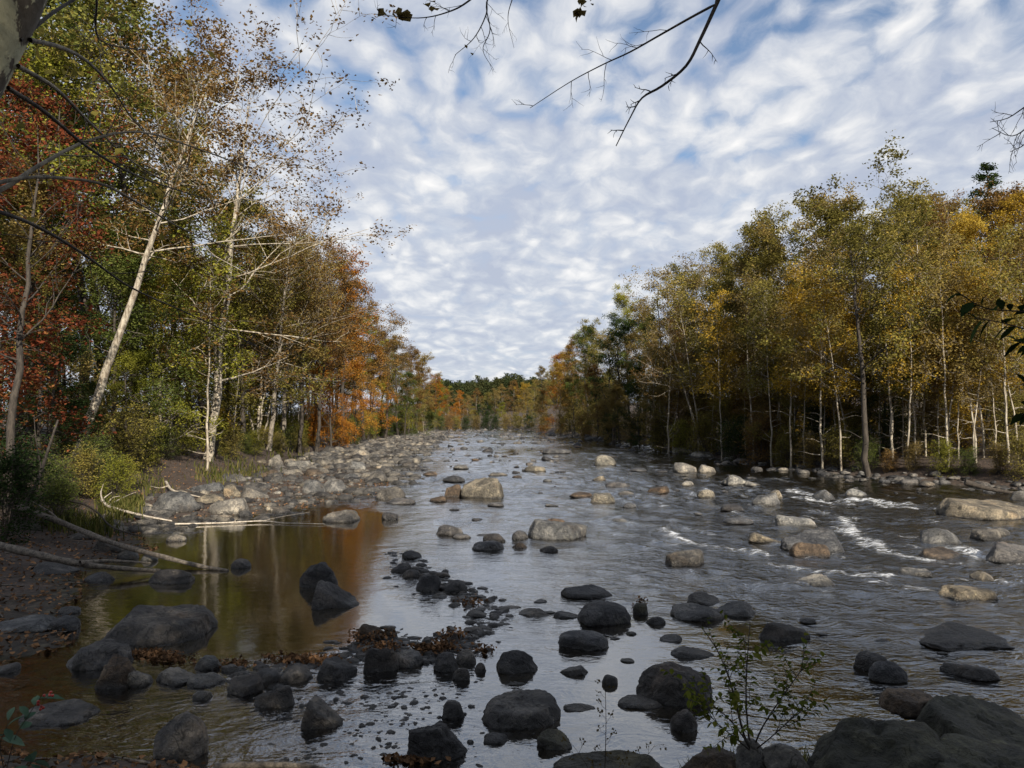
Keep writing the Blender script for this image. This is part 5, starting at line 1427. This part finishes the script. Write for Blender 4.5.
# ----------------------------------------------------------------- ground cover nobody could count
def cover(name, label, pts, size, m, seed, flat=.9, lift=.012):
    r_ = np.random.default_rng(seed); b = MB(); z = ground(pts[:, 0], pts[:, 1])
    P = np.stack([pts[:, 0], pts[:, 1], z + lift + .02 * r_.random(len(pts))], 1)
    leaf_quads(r_, P, size, r_.random(len(P)), flat, .7, b); o = b.build(name, m, smooth=False); tag(o, label, 'fallen leaves', None, 'stuff'); return o


rg = np.random.default_rng(3)
n = 9000; y_ = 7 + 33 * rg.random(n) ** 1.5; x_ = xL(y_) + .1 - rg.random(n) ** 1.2 * (2 + y_ * .3)
cover('leaf_litter', 'brown fallen leaves over the left dirt bank', np.stack([x_, y_], 1), .075, LM['litter'], 4)
n = 5000; x_ = -6 + 12 * rg.random(n); y_ = near_edge(x_) + .05 - 2.6 * rg.random(n)
cover('leaf_litter', 'brown fallen leaves over the near bank', np.stack([x_, y_], 1), .06, LM['litter'], 5)
# sticks and bark washed up on the bank
b = MB(); r_ = np.random.default_rng(18)
for _ in range(260):
    if r_.random() < .6: y0 = 8 + 22 * r_.random(); x0 = float(xL(y0)) - .1 - r_.random() * (1.5 + y0 * .22)
    else: x0 = -5 + 9 * r_.random(); y0 = float(near_edge(x0)) - .05 - 1.2 * r_.random()
    a_ = r_.random() * 3.14; l_ = .15 + .7 * r_.random() ** 2; Q = np.array([[x0 + math.cos(a_) * l_ * t + r_.normal() * .02, y0 + math.sin(a_) * l_ * t + r_.normal() * .02, 0] for t in (-.5, -.2, .2, .5)])
    Q[:, 2] = ground(Q[:, 0], Q[:, 1]) + .012; b.tube(Q, (.004 + .012 * r_.random()) * np.array([1, .9, .8, .4]), 5)
o = b.build('forest_debris', BK['drift']); tag(o, 'small sticks and bark washed up along the banks', 'sticks', None, 'stuff')
# drifts of leaves caught on the stone dam
b = MB(); r_ = np.random.default_rng(8)
for cx_, cy_, s_, n_, hz in ((315, 662, 14, 260, .1), (290, 660, 16, 160, .06), (371, 640, 10, 320, .2), (385, 650, 12, 160, .14), (425, 652, 9, 200, .12), (440, 650, 9, 220, .16), (453, 640, 7, 160, .18), (150, 655, 14, 220, .06), (170, 660, 12, 120, .05), (235, 665, 12, 120, .06), (486, 652, 7, 60, .08), (640, 606, 4, 40, .2), (410, 760, 12, 160, .02), (472, 604, 8, 80, .1)):
    P = np.array([at(cx_ + r_.normal() * s_, cy_ + r_.normal() * 2.2) + (0, 0, .6 * hz * r_.random() + .01) for _ in range(n_)])
    leaf_quads(r_, P, .055, r_.random(n_) * .8, .3, .7, b)
o = b.build('leaf_drift', LM['litter'], smooth=False); tag(o, 'rust brown leaves caught among the stones of the dam', 'fallen leaves', None, 'stuff')


def grass(name, label, pts, h, m, seed):
    r_ = np.random.default_rng(seed); n = len(pts); z = ground(pts[:, 0], pts[:, 1]); B = np.stack([pts[:, 0], pts[:, 1], z - .02], 1)
    a = r_.random(n) * 6.28; ln = h * (.5 + .7 * r_.random(n)); le = np.stack([np.cos(a), np.sin(a), np.zeros(n)], 1); sd = np.stack([-np.sin(a), np.cos(a), np.zeros(n)], 1) * (.004 + .0022 * pts[:, 1] / 4)[:, None] * 1.0
    k = (.2 + .5 * r_.random(n))[:, None] * ln[:, None]; up = np.array([0, 0, 1.0])
    m1 = B + up * ln[:, None] * .6 + le * k * .3; tp = B + up * ln[:, None] * .95 + le * k
    V = np.stack([B - sd, B + sd, m1 + sd * .8, m1 - sd * .8, tp + sd * .15, tp - sd * .15], 1).reshape(-1, 3)
    i = np.arange(n)[:, None] * 6; F = np.concatenate([i + [0, 1, 2, 3], i + [3, 2, 4, 5]]); t = r_.random(n)
    b = MB(); b.add(V, F, np.concatenate([t, t])); o = b.build(name, m, smooth=False); tag(o, label, 'grass', None, 'stuff')


g_ = []
for cx_, cy_, z_, s_, n_ in ((95, 503, .8, 14, 300), (118, 500, .6, 9, 420), (130, 494, .6, 8, 300), (70, 498, .9, 15, 200), (215, 470, .6, 14, 200), (245, 464, .6, 14, 200), (285, 452, .6, 14, 150), (150, 478, .7, 12, 120)):
    for _ in range(n_):
        p = at(cx_ + rg.normal() * s_, cy_ + rg.normal() * 2.5, z_); g_.append(p[:2])
grass('grass', 'green and yellow grass clumps along the left bank edge', np.array(g_), .45, LM['grass'], 6)
x_ = np.concatenate([1.2 + 4 * rg.random(1500), rg.normal(size=500) * .25 + 1.9]); y_ = near_edge(x_) + .15 - .9 * rg.random(len(x_)) ** 1.4
grass('grass', 'thin grass tufts at the lower right water edge', np.stack([x_, y_], 1), .2, LM['grass'], 7)

# ----------------------------------------------------------------- render settings
SC.view_settings.view_transform = 'Standard'; SC.view_settings.look = 'None'; SC.view_settings.gamma = 1.0
SC.view_settings.exposure = 0.75
cy = SC.cycles
cy.max_bounces = 8; cy.diffuse_bounces = 3; cy.glossy_bounces = 3; cy.transmission_bounces = 4; cy.transparent_max_bounces = 8
cy.caustics_reflective = False; cy.caustics_refractive = False; cy.sample_clamp_indirect = 4.0
cy.use_denoising = True; cy.denoiser = 'OPENIMAGEDENOISE'
